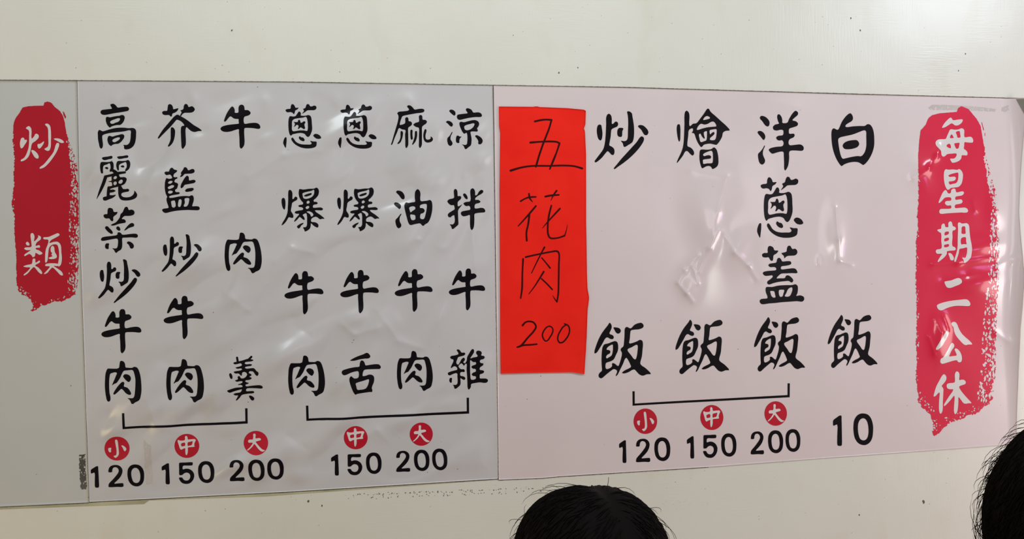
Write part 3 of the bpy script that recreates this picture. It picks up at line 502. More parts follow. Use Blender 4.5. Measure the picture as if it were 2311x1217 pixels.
S 495,240,26 580,222,26 650,215,24 725,220,26
S 725,220,24 690,340,24 620,520,26 560,690,26 510,860,26
S 435,530,30 560,520,24 700,515,26 800,522,24 835,540,24
S 835,540,26 800,650,22 740,800,28 700,895,18
S 165,915,32 300,875,26 450,852,24 700,850,24 900,845,24 1040,855,24 1145,885,28
@花 1125 420 200
S 300,210,22 360,175,20 420,155,24 510,150,20
S 415,105,22 425,165,24 465,220,8
S 640,145,26 720,130,26 825,122,22
S 795,65,24 755,120,20 715,200,6
S 510,275,24 430,370,24 350,460,20 268,550,14
S 420,390,28 405,520,24 380,640,24 385,750,26
S 722,270,22 690,400,24 672,560,24 680,670,24 710,715,24 800,715,20 870,695,22 905,680,24
S 905,680,16 930,600,10 942,530,4
S 840,310,24 720,440,20 640,530,14 600,580,6
@肉h 1125 550 200
S 335,210,24 325,400,22 320,620,24 302,750,18
S 370,185,24 480,160,22 600,135,22 720,112,22 800,105,24 825,130,22 825,300,22 822,500,22 818,680,22 800,800,20
S 800,800,16 770,760,14 740,712,5
S 628,50,24 580,140,18 520,260,16 450,405,12
S 590,195,16 650,265,18 705,335,22
S 618,385,24 560,480,20 490,590,16 415,690,10
S 585,480,18 660,550,20 735,630,20
@2h 1125 690 160
S 410,340,32 460,285,28 530,270,28 600,290,28 640,360,30 600,440,30 500,550,30 380,690,34 320,712,28
S 320,712,26 430,680,28 540,672,30 655,660,26
@0h 1125 690 160
S 870,350,24 910,370,22 930,410,22 920,470,24 880,540,24 840,595,22 800,605,22 765,560,24 750,500,24 775,430,24 830,365,22 880,350,20
@0i 1125 690 160
S 1130,312,24 1190,340,24 1215,400,24 1210,470,24 1170,550,26 1100,625,26 1050,635,26 1015,590,24 1020,510,24 1060,430,24 1100,370,24 1165,325,22
@小 190 960 150
O 565,275 580,262 600,268 612,300 622,380 630,460 632,530 615,565 590,590 570,598 552,585 535,568 555,558 580,550 590,520 588,440 575,360
O 440,430 455,418 495,418 490,450 490,490 470,498 448,475
O 678,375 700,372 740,395 768,435 745,478 725,465 705,420
@中 350 960 150
O 548,215 570,202 592,225 598,265 665,262 730,262 742,280 720,330 715,370 722,395 690,402 640,405 600,415 600,460 592,520 572,552 558,530 552,470 550,425 515,435 480,452 460,440 435,370 412,290 425,275 450,285 500,288 545,275
H 475,345 505,328 545,325 548,380 520,388 485,392
H 598,320 640,308 685,300 680,340 665,370 630,378 600,385
@大 510 960 150
O 405,290 430,270 490,265 500,215 498,170 520,158 542,170 542,245 600,240 635,250 638,275 590,292 545,310 570,345 620,400 670,440 715,458 675,478 640,470 590,430 545,375 518,350 490,390 440,440 395,468 388,460 430,420 470,370 490,330 450,325 415,325
@1 190 960 150
O 118,850 122,815 180,775 218,752 250,752 255,800 262,920 268,1040 270,1130 262,1148 215,1150 198,1140 192,1020 186,870 150,880 125,885
@2 190 960 150
O 440,865 440,820 460,775 500,745 560,732 620,735 675,765 705,815 700,880 665,950 610,1010 550,1070 620,1068 712,1065 720,1075 718,1128 600,1132 455,1138 442,1130 445,1085 460,1060 520,1000 590,920 625,870 635,830 615,790 570,772 530,785 512,820 508,860 480,868 448,868
@0 190 960 150
O 945,715 1010,730 1060,780 1090,860 1095,940 1085,1030 1050,1090 990,1125 930,1125 870,1100 820,1040 798,960 793,880 805,800 850,740 900,718
H 940,778 975,790 1005,830 1022,900 1025,970 1010,1030 980,1060 940,1065 900,1045 875,990 862,910 868,840 895,795
@5 350 960 150
O 440,695 450,690 550,686 680,682 690,690 688,730 680,738 600,743 512,748 506,812 560,800 620,805 680,840 715,900 712,970 680,1030 630,1070 570,1080 500,1065 455,1020 435,970 450,962 495,965 520,1000 560,1018 610,1010 640,970 643,920 620,885 570,872 525,890 498,915 445,918 440,905 438,800
'''
load_glyphs(TXT)
def glyph_wall(name):
    return [(s, at_wall(p)) for s, p in GLYPHS[name]['c']]
def bbox(cs):
    a = np.concatenate([to_px(p) for s, p in cs if s > 0]); return np.array([*a.min(0), *a.max(0)])
def place(name, box):
    """the lettering moved and scaled on the wall so that it fills the given box"""
    cs = glyph_wall(name)
    if box is None: return cs
    cs = [(s, p.copy()) for s, p in cs]
    for _ in range(4):
        b = bbox(cs); allp = np.concatenate([p for s, p in cs]); cen = (allp.min(0) + allp.max(0)) / 2
        k = np.array([(box[2] - box[0]) / (b[2] - b[0]), (box[3] - box[1]) / (b[3] - b[1])])
        c0 = at_wall(((b[0] + b[2]) / 2, (b[1] + b[3]) / 2))[0]; c1 = at_wall(((box[0] + box[2]) / 2, (box[1] + box[3]) / 2))[0]
        cs = [(s, (p - cen) * k + cen + (c1 - c0)) for s, p in cs]
    return cs

# ------------------------------------------------------------------ the room
def slab(name, x0, x1, y0, y1, z0, z1, material, nx=1, nz=1):
    vs = [(x, y, z) for x in (x0, x1) for y in (y0, y1) for z in (z0, z1)]
    fs = [(0, 1, 3, 2), (4, 6, 7, 5), (0, 4, 5, 1), (2, 3, 7, 6), (0, 2, 6, 4), (1, 5, 7, 3)]
    o = mesh_object(name, vs, fs, material, smooth=False); o['kind'] = 'structure'; return o
wall = slab('wall_back', -3.2, 4.2, 0.0, 0.12, 0.0, 3.3, M['wall'])
fm, fnt, fb = mat('terrazzo_floor', (0.30, 0.28, 0.25), 0.35)
fnt.links.new(ramp(fnt, noise(fnt, 60, 4).outputs[0], [(0.35, (0.36, 0.25, 0.17)), (0.6, (0.50, 0.38, 0.28))]).outputs[0], fb.inputs['Base Color'])
slab('floor', -3.2, 4.2, -4.6, 0.12, -0.1, 0.0, fm)

# ------------------------------------------------------------------ sheets
def resample(line, ts):
    q = np.array(line, float); d = np.r_[0, np.cumsum(np.hypot(*np.diff(q, axis=0).T))]; d /= d[-1]
    return np.stack([np.interp(ts, d, q[:, 0]), np.interp(ts, d, q[:, 1])], 1)
def sheet(name, top, bottom, left, right, relief, material, parent, step=0.0065, thick=0.0006):
    """a sheet spanned between four edge lines (photo coordinates on the wall)"""
    T0, B0, L0, R0 = [at_wall(e) for e in (top, bottom, left, right)]
    nu = max(int(np.hypot(*(T0[-1] - T0[0])) / step), 4); nv = max(int(np.hypot(*(L0[-1] - L0[0])) / step), 4)
    s = np.linspace(0, 1, nu + 1); t = np.linspace(0, 1, nv + 1)
    T_, B_, L_, R_ = resample(T0, s), resample(B0, s), resample(L0, t), resample(R0, t)
    S, TT = np.meshgrid(s, t); S, TT = S[..., None], TT[..., None]
    G = (1 - TT) * T_[None] + TT * B_[None] + (1 - S) * L_[:, None] + S * R_[:, None] \
        - ((1 - S) * (1 - TT) * T_[0] + S * (1 - TT) * T_[-1] + (1 - S) * TT * B_[0] + S * TT * B_[-1])
    uv = G.reshape(-1, 2); V = lift(uv, relief, 0.0); w = nu + 1
    faces = [(j * w + i, (j + 1) * w + i, (j + 1) * w + i + 1, j * w + i + 1) for j in range(nv) for i in range(nu)]
    ring = list(range(w)) + [j * w + nu for j in range(1, nv + 1)] + [nv * w + i for i in range(nu - 1, -1, -1)] + [j * w for j in range(nv - 1, 0, -1)]
    k = len(V); back = V[ring] + (0, thick, 0); V = np.concatenate([V, back]); n = len(ring)
    faces += [(ring[i], k + i, k + (i + 1) % n, ring[(i + 1) % n]) for i in range(n)]
    nrm = np.concatenate([relief.normal(uv), np.tile((0, -1, 0), (n, 1))])
    return mesh_object(name, V, faces, material, parent, None)
def grime_shade_line(pts, width, parent, relief, off, name='grime_shade_line'):
    """a thin uneven dark line along an edge"""
    q = resample(pts, np.linspace(0, 1, int(abs(pts[-1][0] - pts[0][0]) / 3 + abs(pts[-1][1] - pts[0][1]) / 3) + 2))
    d = q[-1] - q[0]; n = np.array((-d[1], d[0])) / np.hypot(*d)
    w = width * (0.7 + 0.6 * RNG.rand(len(q)) ** 2); jit = (RNG.rand(len(q)) - 0.5) * 0.3
    a = at_wall(q + n * (w / 2 + jit)[:, None]); b = at_wall(q - n * (w / 2 - jit)[:, None])
    V = np.concatenate([lift(a, relief, off), lift(b, relief, off)]); k = len(q)
    return mesh_object(name, V, [(i, i + 1, k + i + 1, k + i) for i in range(k - 1)], M['grime_shade'], parent)
def dense(p, step=9.0):
    out = []
    for a, b in zip(p, p[1:] + p[:1]):
        n = max(int(math.hypot(b[0] - a[0], b[1] - a[1]) / step), 1)
        out += [(a[0] + (b[0] - a[0]) * k / n, a[1] + (b[1] - a[1]) * k / n) for k in range(n)]
    return out
FLAT = Relief(0.0)

# old yellowed sheet that shows below the posters
rel0 = Relief(0.0010)
back = thing('backing_sheet', 'old yellowed paper edge showing below the left and crumpled posters', 'sheet')
sheet('sheet', [(-420, 186), (300, 188), (1114, 198)], [(-420, 1170), (0, 1150.5), (333, 1138), (334, 1130), (600, 1121), (860, 1102), (1000, 1092), (1114, 1084)],
      [(-420, 186), (-420, 1170)], [(1114, 198), (1114, 1084)], rel0, M['backing'], back, 0.02)

rel_left = Relief(0.0022)
for i in range(14): rel_left.dent(RNG.uniform(-300, 170), RNG.uniform(200, 1120), RNG.uniform(-.0006, .0007), RNG.uniform(.05, .12), RNG.uniform(.04, .08), RNG.uniform(0, 3))
left = thing('menu_poster', 'pale grey poster at the left edge with a crimson brush band and white characters', 'poster')
sheet('sheet', [(-420, 177), (0, 181.5), (173.5, 182.5)], [(-420, 1165), (0, 1144.5), (200.5, 1135)], [(-420, 177), (-420, 1165)],
      [(173.5, 182.5), (181, 560), (200.5, 1135)], rel_left, M['left'], left)

rel_mid = Relief(0.0030); rel_mid.frame = (174, 182, 1124, 1134)
for i in range(300):
    s = RNG.uniform(.008, .024)
    rel_mid.dent(RNG.uniform(190, 1110), RNG.uniform(200, 1110), RNG.choice([-1, 1]) * RNG.choice([.6, 1, 1.6]) * RNG.uniform(.10, .26) * s, s * RNG.uniform(1.3, 4.0), s, RNG.uniform(0.2, 1.2))
for i in range(54):
    s = RNG.uniform(.018, .032)
    rel_mid.dent(RNG.uniform(220, 1080), RNG.uniform(240, 1080), RNG.choice([-1, 1]) * RNG.uniform(.12, .22) * s, s * RNG.uniform(1.5, 3.4), s, RNG.uniform(0.35, 1.0))
for (x, y) in ((300, 222), (345, 224), (395, 219), (438, 222), (600, 226), (690, 232), (985, 300), (930, 232), (760, 232)):
    rel_mid.dent(x, y, .0022, .009, .016, RNG.uniform(-.4, .4))
for pts, a in (([(620, 590), (660, 560), (705, 570)], .0018), ([(560, 400), (640, 350), (720, 340)], .0016), ([(770, 730), (800, 755), (850, 740)], .0018),
               ([(850, 700), (900, 770), (960, 790)], .0014), ([(600, 740), (660, 720), (700, 760)], -.0015), ([(250, 470), (330, 440), (350, 380)], .0012),
               ([(620, 1010), (650, 985), (690, 1010)], -.0014), ([(800, 1000), (850, 970), (880, 1000)], .0014), ([(330, 900), (350, 960), (420, 980)], .0012),
               ([(1050, 400), (1065, 520), (1075, 640)], .0012), ([(480, 640), (560, 700), (600, 640)], .0014), ([(940, 120 + 420), (1000, 560)], .001)):
    rel_mid.crease(pts, a * 1.6, .009)
mid = thing('menu_poster', 'crumpled grey poster in the middle with seven columns of black characters', 'poster')
sheet('sheet', [(174.5, 182.5), (640, 185.5), (1112, 193)], [(201.5, 1133.5), (650, 1110.5), (1124, 1081)], [(174.5, 182.5), (182, 560), (201.5, 1133.5)],
      [(1112, 193), (1119, 640), (1124, 1081)], rel_mid, M['mid'], mid, 0.0036)

rel_right = Relief(0.0030)
for i in range(46):
    s = RNG.uniform(.03, .08)
    rel_right.dent(RNG.uniform(1380, 2240), RNG.uniform(220, 1000), RNG.choice([-1, 1]) * RNG.uniform(.010, .036) * s, s * RNG.uniform(1, 1.8), s, RNG.uniform(0, 3))
for x, y, a, s1, s2, an in ((1620, 450, .0040, .050, .050, 0), (1590, 500, .0060, .030, .060, .3), (1665, 560, .0050, .026, .040, -.4), (1885, 520, .0040, .022, .060, 0), (2190, 640, .0045, .06, .022, .1),
                           (2200, 560, .0045, .06, .020, .1), (2080, 390, .0040, .030, .040, .5), (2245, 470, .0030, .02, .05, 0), (2120, 760, .0040, .018, .040, 0), (1555, 650, .0040, .018, .022, 0)):
    rel_right.dent(x, y, a * 1.5, s1, s2, an)
for pts, a, s in (([(1640, 400), (1618, 480), (1606, 530)], .0020, .010), ([(1620, 522), (1600, 560), (1577, 612)], .0036, .008),
               ([(1575, 575), (1545, 610), (1530, 636)], .0030, .006), ([(1530, 640), (1548, 662), (1563, 680)], .0026, .005), ([(1562, 600), (1576, 640)], .0026, .006),
               ([(1632, 525), (1655, 570), (1690, 600), (1708, 628)], .0026, .007), ([(1886, 470), (1890, 540), (1893, 588)], .0028, .006), ([(1893, 588), (1922, 598)], .0018, .005),
               ([(1849, 582), (1848, 596)], .0018, .004), ([(1470, 372), (1560, 385), (1640, 400)], .0012, .014),
               ([(2060, 402), (2092, 380), (2112, 352), (2122, 330)], .0034, .009), ([(2105, 596), (2160, 592), (2245, 582)], .0030, .009),
               ([(2128, 632), (2180, 622), (2240, 612)], -.0018, .012), ([(2112, 724), (2122, 750), (2112, 790)], .0018, .008), ([(2128, 716), (2138, 745)], .0026, .005),
               ([(2095, 760), (2108, 800)], .0020, .006), ([(2250, 600), (2290, 580)], .0026, .010), ([(2195, 455), (2200, 475)], .0016, .008),
               ([(1740, 230), (1800, 240)], .0008, .01), ([(2240, 745), (2275, 770)], .002, .008)):
    rel_right.crease(pts, a * 1.5, s)
def right_curl(uv):
    px = to_px(uv); t = np.clip((px[:, 0] - 2268 + 7 * np.sin(px[:, 1] / 90.0)) / 26.0, 0, 1.4); return 0.012 * t * t
rel_right.extra = right_curl
right = thing('menu_poster', 'glossy pinkish white poster on the right with rice dishes and a crimson brush band', 'poster')
RB = [(1125.5, 1083.5), (1225, 1079.5), (1260, 1076), (1600, 1054.5), (1900, 1031.5), (2130, 1014.6), (2250, 1006), (2292, 1003)]
sheet('sheet', [(1114.5, 193), (1400, 197.8), (1900, 212.5), (2306, 223)], RB, [(1114.5, 193), (1125.5, 1083.5)],
      [(2306, 223), (2302, 300), (2296, 480), (2300, 620), (2294, 740), (2292, 1003)], rel_right, M['right'], right, 0.0036)

corner_shade = print_on('corner_shade_patch', [(1, at_wall(dense([(2288, 225), (2305, 225.4), (2301.5, 262)], 4)))], rel_right, M['fold_shade'], right, 0.0008, 0.003); corner_shade['label'] = 'painted shade in the gap of the folded top corner'  # dark patch paints the shadow where the corner folds away
# dirt gathered along the top edges
grime_shade_line([(-420, 176), (0, 180.4), (174, 181.4), (640, 184.4), (1113, 192)], 1.7, back, FLAT, 0.0012)
grime_shade_line([(1113, 192), (1400, 196.4), (1900, 211), (2304, 221.8)], 1.7, back, FLAT, 0.0012)
grime_shade_line([(1113.2, 192), (1119, 640), (1124.8, 1083)], 1.5, right, Relief(0.0036), 0.0)  # shade in the seam gap, painted as a dark strip
grime_shade_line([(174, 183), (181.5, 560), (201, 1134)], 0.9, mid, Relief(0.0030), 0.0)  # painted shade where the middle sheet laps the left one
grime_shade_line([(201, 1134.5), (650, 1111.5), (1124, 1082)], 1.4, mid, Relief(0.0020), 0.0)  # thin dark lines along the bottom edges
grime_shade_line([(1125.5, 1084.5), (1225, 1080.5), (1260, 1077), (1600, 1055.5)], 1.6, right, Relief(0.0010), 0.0004)
grime_shade_line([(0, 1145.5), (200, 1136.3)], 1.2, left, Relief(0.0016), 0.0)

# ------------------------------------------------------------------ black characters
def ch(name, relief, parent, box=None, material='black', label=None, pname='character', off=0.0004):
    o = print_on(pname, place(name, box), relief, M[material], parent, off)
    if label: o['label'] = label
    return o
for g, b in (('高', None), ('麗', None), ('菜', None), ('炒', None), ('牛', None), ('肉', None),
             ('芥', None), ('藍', None), ('炒', (365, 529, 456, 624)), ('牛', (369, 668, 459, 766)), ('肉', (375.5, 811, 461, 907)),
             ('牛', (498, 236.5, 587.5, 335.5)), ('肉', (507, 525, 591, 617)), ('羹', None),
             ('蔥', None), ('爆', None), ('牛', (642, 612, 730, 710)), ('肉', (650.5, 802, 733.5, 895)),
             ('蔥', (763, 236, 850, 335.5)), ('爆', (761, 423, 856, 522)), ('牛', (768, 609.5, 855, 707)), ('舌', None),
             ('麻', None), ('油', None), ('牛', (891, 607.5, 976, 704)), ('肉', (896, 792.5, 977, 883)),
             ('涼', None), ('拌', None), ('牛', (1013, 606, 1095, 701)), ('雜', None)):
    ch(g, rel_mid, mid, b)
for g, b in (('炒', (1342, 251, 1464, 382)), ('飯', None), ('燴', None), ('飯', (1525, 722, 1646, 845)),
             ('洋', None), ('蔥', (1709, 399, 1813, 537)), ('蓋', None), ('飯', (1702, 716, 1817, 839)), ('白', None), ('飯', (1868, 711, 1981, 831))):
    ch(g, rel_right, right, b)
# prices
def digits(text, boxes, relief, parent):
    for c, b in zip(text, boxes): ch(c, relief, parent, b, pname='digit')
digits('120', [(204.5, 1053, 223.3, 1101.5), (244.2, 1050, 278.7, 1100.3), (287.7, 1048.1, 325, 1098.7)], rel_mid, mid)
digits('150', [(364.5, 1046.5, 383, 1094.1), (403.6, 1044, 438.1, 1093.1), (446.8, 1041.6, 483.7, 1090.9)], rel_mid, mid)
digits('200', [(518.6, 1037.4, 551.9, 1086.7), (560.5, 1036.2, 597.5, 1085.1), (603.4, 1033.3, 640.4, 1083)], rel_mid, mid)
digits('150', [(747.1, 1026.4, 764.8, 1073.9), (784.3, 1025.2, 817.6, 1073), (826, 1021.9, 861.3, 1070.2)], rel_mid, mid)
digits('200', [(894.5, 1018.3, 925.9, 1066), (934.5, 1015.8, 969.4, 1063.9), (975.5, 1013.3, 1009.4, 1061.4)], rel_mid, mid)
digits('120', [(1397.3, 994, 1413.9, 1045.5), (1435.5, 990.7, 1467.8, 1043.7), (1477.1, 987.8, 1513.1, 1041.2)], rel_right, right)
digits('150', [(1550.5, 985, 1566.9, 1035.5), (1587.1, 981.5, 1619.5, 1034), (1627.8, 978.6, 1662.3, 1031.2)], rel_right, right)
digits('200', [(1694.5, 974.1, 1724.4, 1026.2), (1733.6, 971.6, 1767.8, 1023.4), (1773, 968.9, 1806.7, 1020.4)], rel_right, right)
digits('10', [(1880.2, 938.1, 1900.8, 1007.1), (1926.2, 933.4, 1970.8, 1005.2)], rel_right, right)
# brackets under the dishes
def bracket(pts, t, relief, parent):
    (x0, y0), (x1, y1), (x2, y2), (x3, y3) = pts
    p = [(x0, y0), (x0 + t, y0), (x1 + t, y1 - t), (x2 - t, y2 - t), (x3 - t, y3), (x3, y3), (x2, y2), (x1, y1)]
    print_on('bracket_line', [(1, at_wall(dense(p)))], relief, M['black'], parent)
bracket([(276.3, 932), (277.5, 968.3), (559, 956.5), (558.5, 922)], 5.3, rel_mid, mid)
bracket([(690.5, 916), (691.5, 950.5), (1059, 934), (1058.5, 898)], 5.3, rel_mid, mid)
bracket([(1427.3, 883.3), (1427.5, 916), (1782.5, 897), (1782.8, 865.5)], 5.0, rel_right, right)
# red size badges, each with its white character
def badge(g, cx, cy, rx, ry, relief, parent, gb):
    a = np.linspace(0, 2 * math.pi, 49)[:-1]
    circ = at_wall(np.stack([cx + rx * np.cos(a), cy + ry * np.sin(a)], 1))
    o = print_on('size_badge', [(1, circ)], relief, M['badge'], parent, 0.0003); o['label'] = 'round red size badge'
    # trim the character to the round badge
    V = print_on('character', place(g, gb), relief, M['white'], o, 0.0006); V['label'] = 'white character'
def rel_box(cx, cy, b): return (cx + b[0], cy + b[1], cx + b[2], cy + b[3])
SM, MD, LG = (-19.7, -20.2, 20.8, 21), (-21, -22.5, 20, 21), (-20.0, -20.8, 20.8, 18.6)
for g, cx, cy, rx, ry, rl, pa, bb in (('小', 263.7, 1013, 28.4, 27.2, rel_mid, mid, SM), ('中', 421.5, 1007.2, 28, 27.2, rel_mid, mid, MD), ('大', 577.5, 1000, 27.7, 26.8, rel_mid, mid, LG),
                                      ('中', 802.8, 988.5, 26.8, 26.3, rel_mid, mid, MD), ('大', 950.9, 980.7, 26.1, 26.3, rel_mid, mid, LG),
                                      ('小', 1456.7, 951.2, 26.9, 28.8, rel_right, right, SM), ('中', 1606.8, 942.8, 26, 28.3, rel_right, right, MD), ('大', 1750.9, 933.8, 25.4, 27.7, rel_right, right, LG)):
    kx, ky = rx / 28, ry / 27
    badge(g, cx, cy, rx, ry, rl, pa, (cx + bb[0] * kx, cy + bb[1] * ky, cx + bb[2] * kx, cy + bb[3] * ky))

# ------------------------------------------------------------------ crimson brush bands
def roughen(p, amt, zones):
    """jagged brush edge: finer points, jittered inside the given boxes"""
    q = np.array(dense([tuple(a) for a in p], 2.6)); out = []
    for x, y in q:
        j = 0.35
        for (x0, y0, x1, y1, a) in zones:
            if x0 <= x <= x1 and y0 <= y <= y1: j = a
        out.append((x + random.uniform(-j, j), y + random.uniform(-j, j) * 0.6))
    return np.array(out)
def blob(x, y, r, tall=1.0):
    n = random.choice((5, 6, 7)); a0 = random.uniform(0, 6.28)
    return at_wall([(x + r * random.uniform(.5, 1.2) * math.cos(a0 + 6.283 * k / n), y + tall * r * random.uniform(.5, 1.3) * math.sin(a0 + 6.283 * k / n)) for k in range(n)])
def specks_in(fn, n, r0, r1, tall=1.0):
    out = []
    for _ in range(n):
        x, y = fn(); out.append((-1, blob(x, y, random.uniform(r0, r1) , random.uniform(1, tall))))
    return out
Lp = [(29.6, 283), (31, 276), (35.8, 265), (43, 255), (50.5, 242.6), (64, 239.4), (86, 238.4), (97.4, 238.4), (100, 231), (106, 229), (113, 230.5), (117, 233), (123, 241), (134.4, 250), (141.8, 261), (145.5, 276), (149, 295.6), (155, 320), (163, 338), (169, 357), (174, 382), (175.5, 407), (177, 460), (177.5, 520), (177, 608), (173, 652), (170, 664.7), (148, 677), (140.6, 682), (123, 679.5), (108.5, 685.6), (91, 692), (81, 699), (72.7, 704), (70, 701.7), (74, 694), (71.5, 682), (64, 672), (49, 664.7), (39.5, 652), (37, 632.6), (36.5, 608), (35.8, 571), (32, 521.7), (32, 484.7), (27, 465), (26, 456), (31, 419), (31, 382), (32, 352), (28.4, 320), (29, 298)]
zl = [(20, 300, 45, 500, 1.6), (20, 500, 45, 670, 1.0), (140, 300, 180, 680, 1.4), (38, 640, 180, 710, 2.2)]
def fl():
    y = random.uniform(318, 662); t = min(1, (y - 318) / 120); e = np.interp(y, [318, 340, 380, 460, 610, 662], [152, 163, 174, 177, 177, 171])
    return e - (random.random() ** 1.5) * (5 + 16 * t), y
def fl2(): return random.uniform(27, 32), random.uniform(300, 480)
def fl3():
    t = random.random(); return np.interp(t, [0, .35, .6, 1], [42, 70, 78, 165]) + random.uniform(-6, 6), np.interp(t, [0, .35, .6, 1], [650, 678, 694, 668]) + random.uniform(-6, 6)
cs = [(1, at_wall(roughen(Lp, 1.5, zl)))] + specks_in(fl, 340, .8, 2.5, 2.2) + specks_in(fl2, 26, .7, 1.6, 2.4) + specks_in(fl3, 45, .8, 2.4)
band = print_on('brush_band', cs, rel_left, M['crimson_flat'], left, 0.0003, 0.012); band['label'] = 'crimson brush stroke band'
for g in ('炒w', '類'): o = ch(g, rel_left, band, None, 'white', 'white character', off=0.0006)
Rp = [(2077.9, 294.3), (2074.7, 315.8), (2072.5, 337), (2070.4, 358.7), (2069.3, 390.8), (2071.4, 423), (2072.5, 444.5), (2069.3, 491), (2071.4, 512), (2067, 555), (2068, 598), (2067, 640.8), (2069.3, 673), (2069.3, 741), (2068, 772.9), (2070, 815.8), (2067, 848), (2070.4, 880), (2072.5, 908), (2082, 920.9), (2095, 931.6), (2103.6, 944.5), (2107.9, 961.6), (2104.7, 978.8), (2109, 985), (2125, 972.3), (2137.9, 957.3), (2153, 950.9), (2170, 946.6), (2183, 938), (2198, 935.9), (2208.7, 929.4), (2221.6, 918.7), (2232.3, 912.3), (2239.8, 897.3), (2240.9, 869.4), (2246, 848), (2247.3, 815.8), (2247.3, 772.9), (2248.4, 716), (2249.4, 673), (2251.6, 630), (2252.7, 587), (2252.7, 533.6), (2251, 478), (2247, 444.5), (2243, 423), (2236.6, 401.6), (2231, 380), (2225.9, 358.7), (2221.6, 337), (2218.3, 315.8), (2215, 294.3), (2213, 283.6), (2204.4, 268.6), (2193.7, 255.7), (2187, 247), (2178.7, 242.9), (2170, 239.7), (2162.6, 243.9), (2159.4, 252.5), (2142, 254), (2120.8, 255.7), (2103.6, 260), (2096, 266.5), (2092.9, 272.9), (2089.7, 281.5)]
zr = [(2060, 380, 2080, 920, 1.5), (2215, 330, 2260, 930, 1.6), (2070, 880, 2245, 990, 2.4)]
def fr():
    y = random.uniform(352, 905); e = np.interp(y, [352, 400, 445, 480, 590, 720, 850, 905], [2224, 2236, 2247, 2251, 2252.5, 2248, 2246, 2238])
    wd = np.interp(y, [352, 440, 600, 905], [4, 12, 24, 34]); return e - (random.random() ** 1.4) * wd, y
def fr2(): return random.uniform(2066, 2074), random.uniform(400, 860)
def fr3():
    t = random.random(); return np.interp(t, [0, .3, .45, 1], [2072, 2100, 2110, 2230]) + random.uniform(-7, 9), np.interp(t, [0, .3, .45, 1], [890, 935, 965, 915]) + random.uniform(-9, 8)
cs = [(1, at_wall(roughen(Rp, 1.5, zr)))] + specks_in(fr, 680, .8, 2.9, 2.4) + specks_in(fr2, 60, .7, 1.9, 2.4) + specks_in(fr3, 90, .8, 2.6)
band = print_on('brush_band', cs, rel_right, M['crimson'], right, 0.0006, 0.005); band['label'] = 'crimson brush stroke band'
for g in ('每', '星', '期', '二', '公', '休'): ch(g, rel_right, band, None, 'white', 'white character', off=0.0010)
for pts in ([(2215, 276), (2216.5, 276), (2221, 293), (2219.5, 295)], [(2222.5, 300), (2223.7, 300), (2223.5, 308), (2222.3, 306)]):
    print_on('brush_fleck', [(1, at_wall(pts))], rel_right, M['crimson'], right, 0.0003, None)
print_on('brush_fleck', [(1, at_wall([(141, 251), (144, 253), (149, 264), (147, 268), (143, 260)]))], rel_left, M['crimson_flat'], left, 0.0003, None)

# ------------------------------------------------------------------ red handwritten note
rel_note = Relief(0.0068)
for i in range(26): rel_note.dent(RNG.uniform(1130, 1320), RNG.uniform(245, 840), RNG.uniform(-.0010, .0012), RNG.uniform(.03, .07), RNG.uniform(.02, .04), RNG.uniform(0, 3))
rel_note.crease([(1318, 790), (1306, 842)], .004, .008); rel_note.crease([(1310, 420), (1312, 640)], .0016, .01)
note = thing('red_note', 'bright red paper strip with handwritten black marker taped on the white poster', 'note')
sheet('sheet', [(1126, 240.8), (1204, 241.6), (1210, 239.8), (1217, 242.0), (1280, 244.5), (1317, 248), (1321.5, 250.5)], [(1130, 843.5), (1180, 842.3), (1290, 840.3), (1306, 842), (1318, 844.5)],
      [(1126, 240.8), (1126.5, 285), (1129, 300), (1127.5, 430), (1128.5, 620), (1129, 760), (1130, 843.5)],
      [(1321.5, 250.5), (1320.5, 282), (1317, 290), (1319.5, 296), (1322, 350), (1322, 500), (1324, 620), (1325, 650), (1329, 672), (1325.5, 700), (1323.5, 760), (1320, 810), (1318, 844.5)], rel_note, M['note'], note, 0.006, 0.0035)
for g, nm in (('五', 'character'), ('花', 'character'), ('肉h', 'character'), ('2h', 'digit'), ('0h', 'digit'), ('0i', 'digit')):
    o = ch(g, rel_note, note, None, 'marker', pname=nm)

# ------------------------------------------------------------------ tape residue and marks
def marks(name, fn, n, r0, r1, relief, material, parent, tall=1.0, off=0.0003):
    cs = []
    for _ in range(n):
        x, y = fn(); cs.append((1, blob(x, y, random.uniform(r0, r1), random.uniform(.5, tall))))
    return print_on(name, cs, relief, M[material], parent, off, None)
def wm():
    t = random.random(); x = 780 + 462 * t; return x, 1122 - 18 * t + random.choice([-4, -2, -3, 3, 6]) + random.uniform(-2, 2)
marks('adhesive_mark', wm, 150, .6, 1.9, FLAT, 'grime_shade', wall, .9)
marks('adhesive_mark', lambda: (random.uniform(1490, 1600), 1140 + random.uniform(-10, 10)), 26, .5, 1.1, FLAT, 'residue_pale', wall)
for x, y, r in ((696, 1133, 3.4), (727, 1143, 2.2), (2086, 1134, 3.6), (1941, 1164, 2.4), (523, 68, 2.6), (1943, 68, 2.2), (1922, 40, 2.4), (1262, 164, 2.4), (1305, 152, 1.8), (2181, 121, 1.8), (2165, 159, 1.8)):
    print_on('paint_spot', [(1, spline(blob(x, y, r * .8, 1.3), True, 4))], FLAT, M['grime_shade'], wall, 0.0003, None)
def patch(pts, relief, material, parent, n, area_fn, label):
    o = print_on('tape_residue', [(1, at_wall(roughen(pts, 1, [(0, 0, 3000, 2000, 0.9)])))] + [(-1, blob(*area_fn(), random.uniform(.6, 2.0), 2.0)) for _ in range(n)], relief, M[material], parent, 0.0003, 0.006)
    o['label'] = label
patch([(178, 1027), (192, 1026), (193, 1060), (196, 1105), (182, 1106), (179, 1070)], rel_left, 'residue', left, 60, lambda: (random.uniform(176, 198), random.uniform(1015, 1110)), 'dark tape residue')
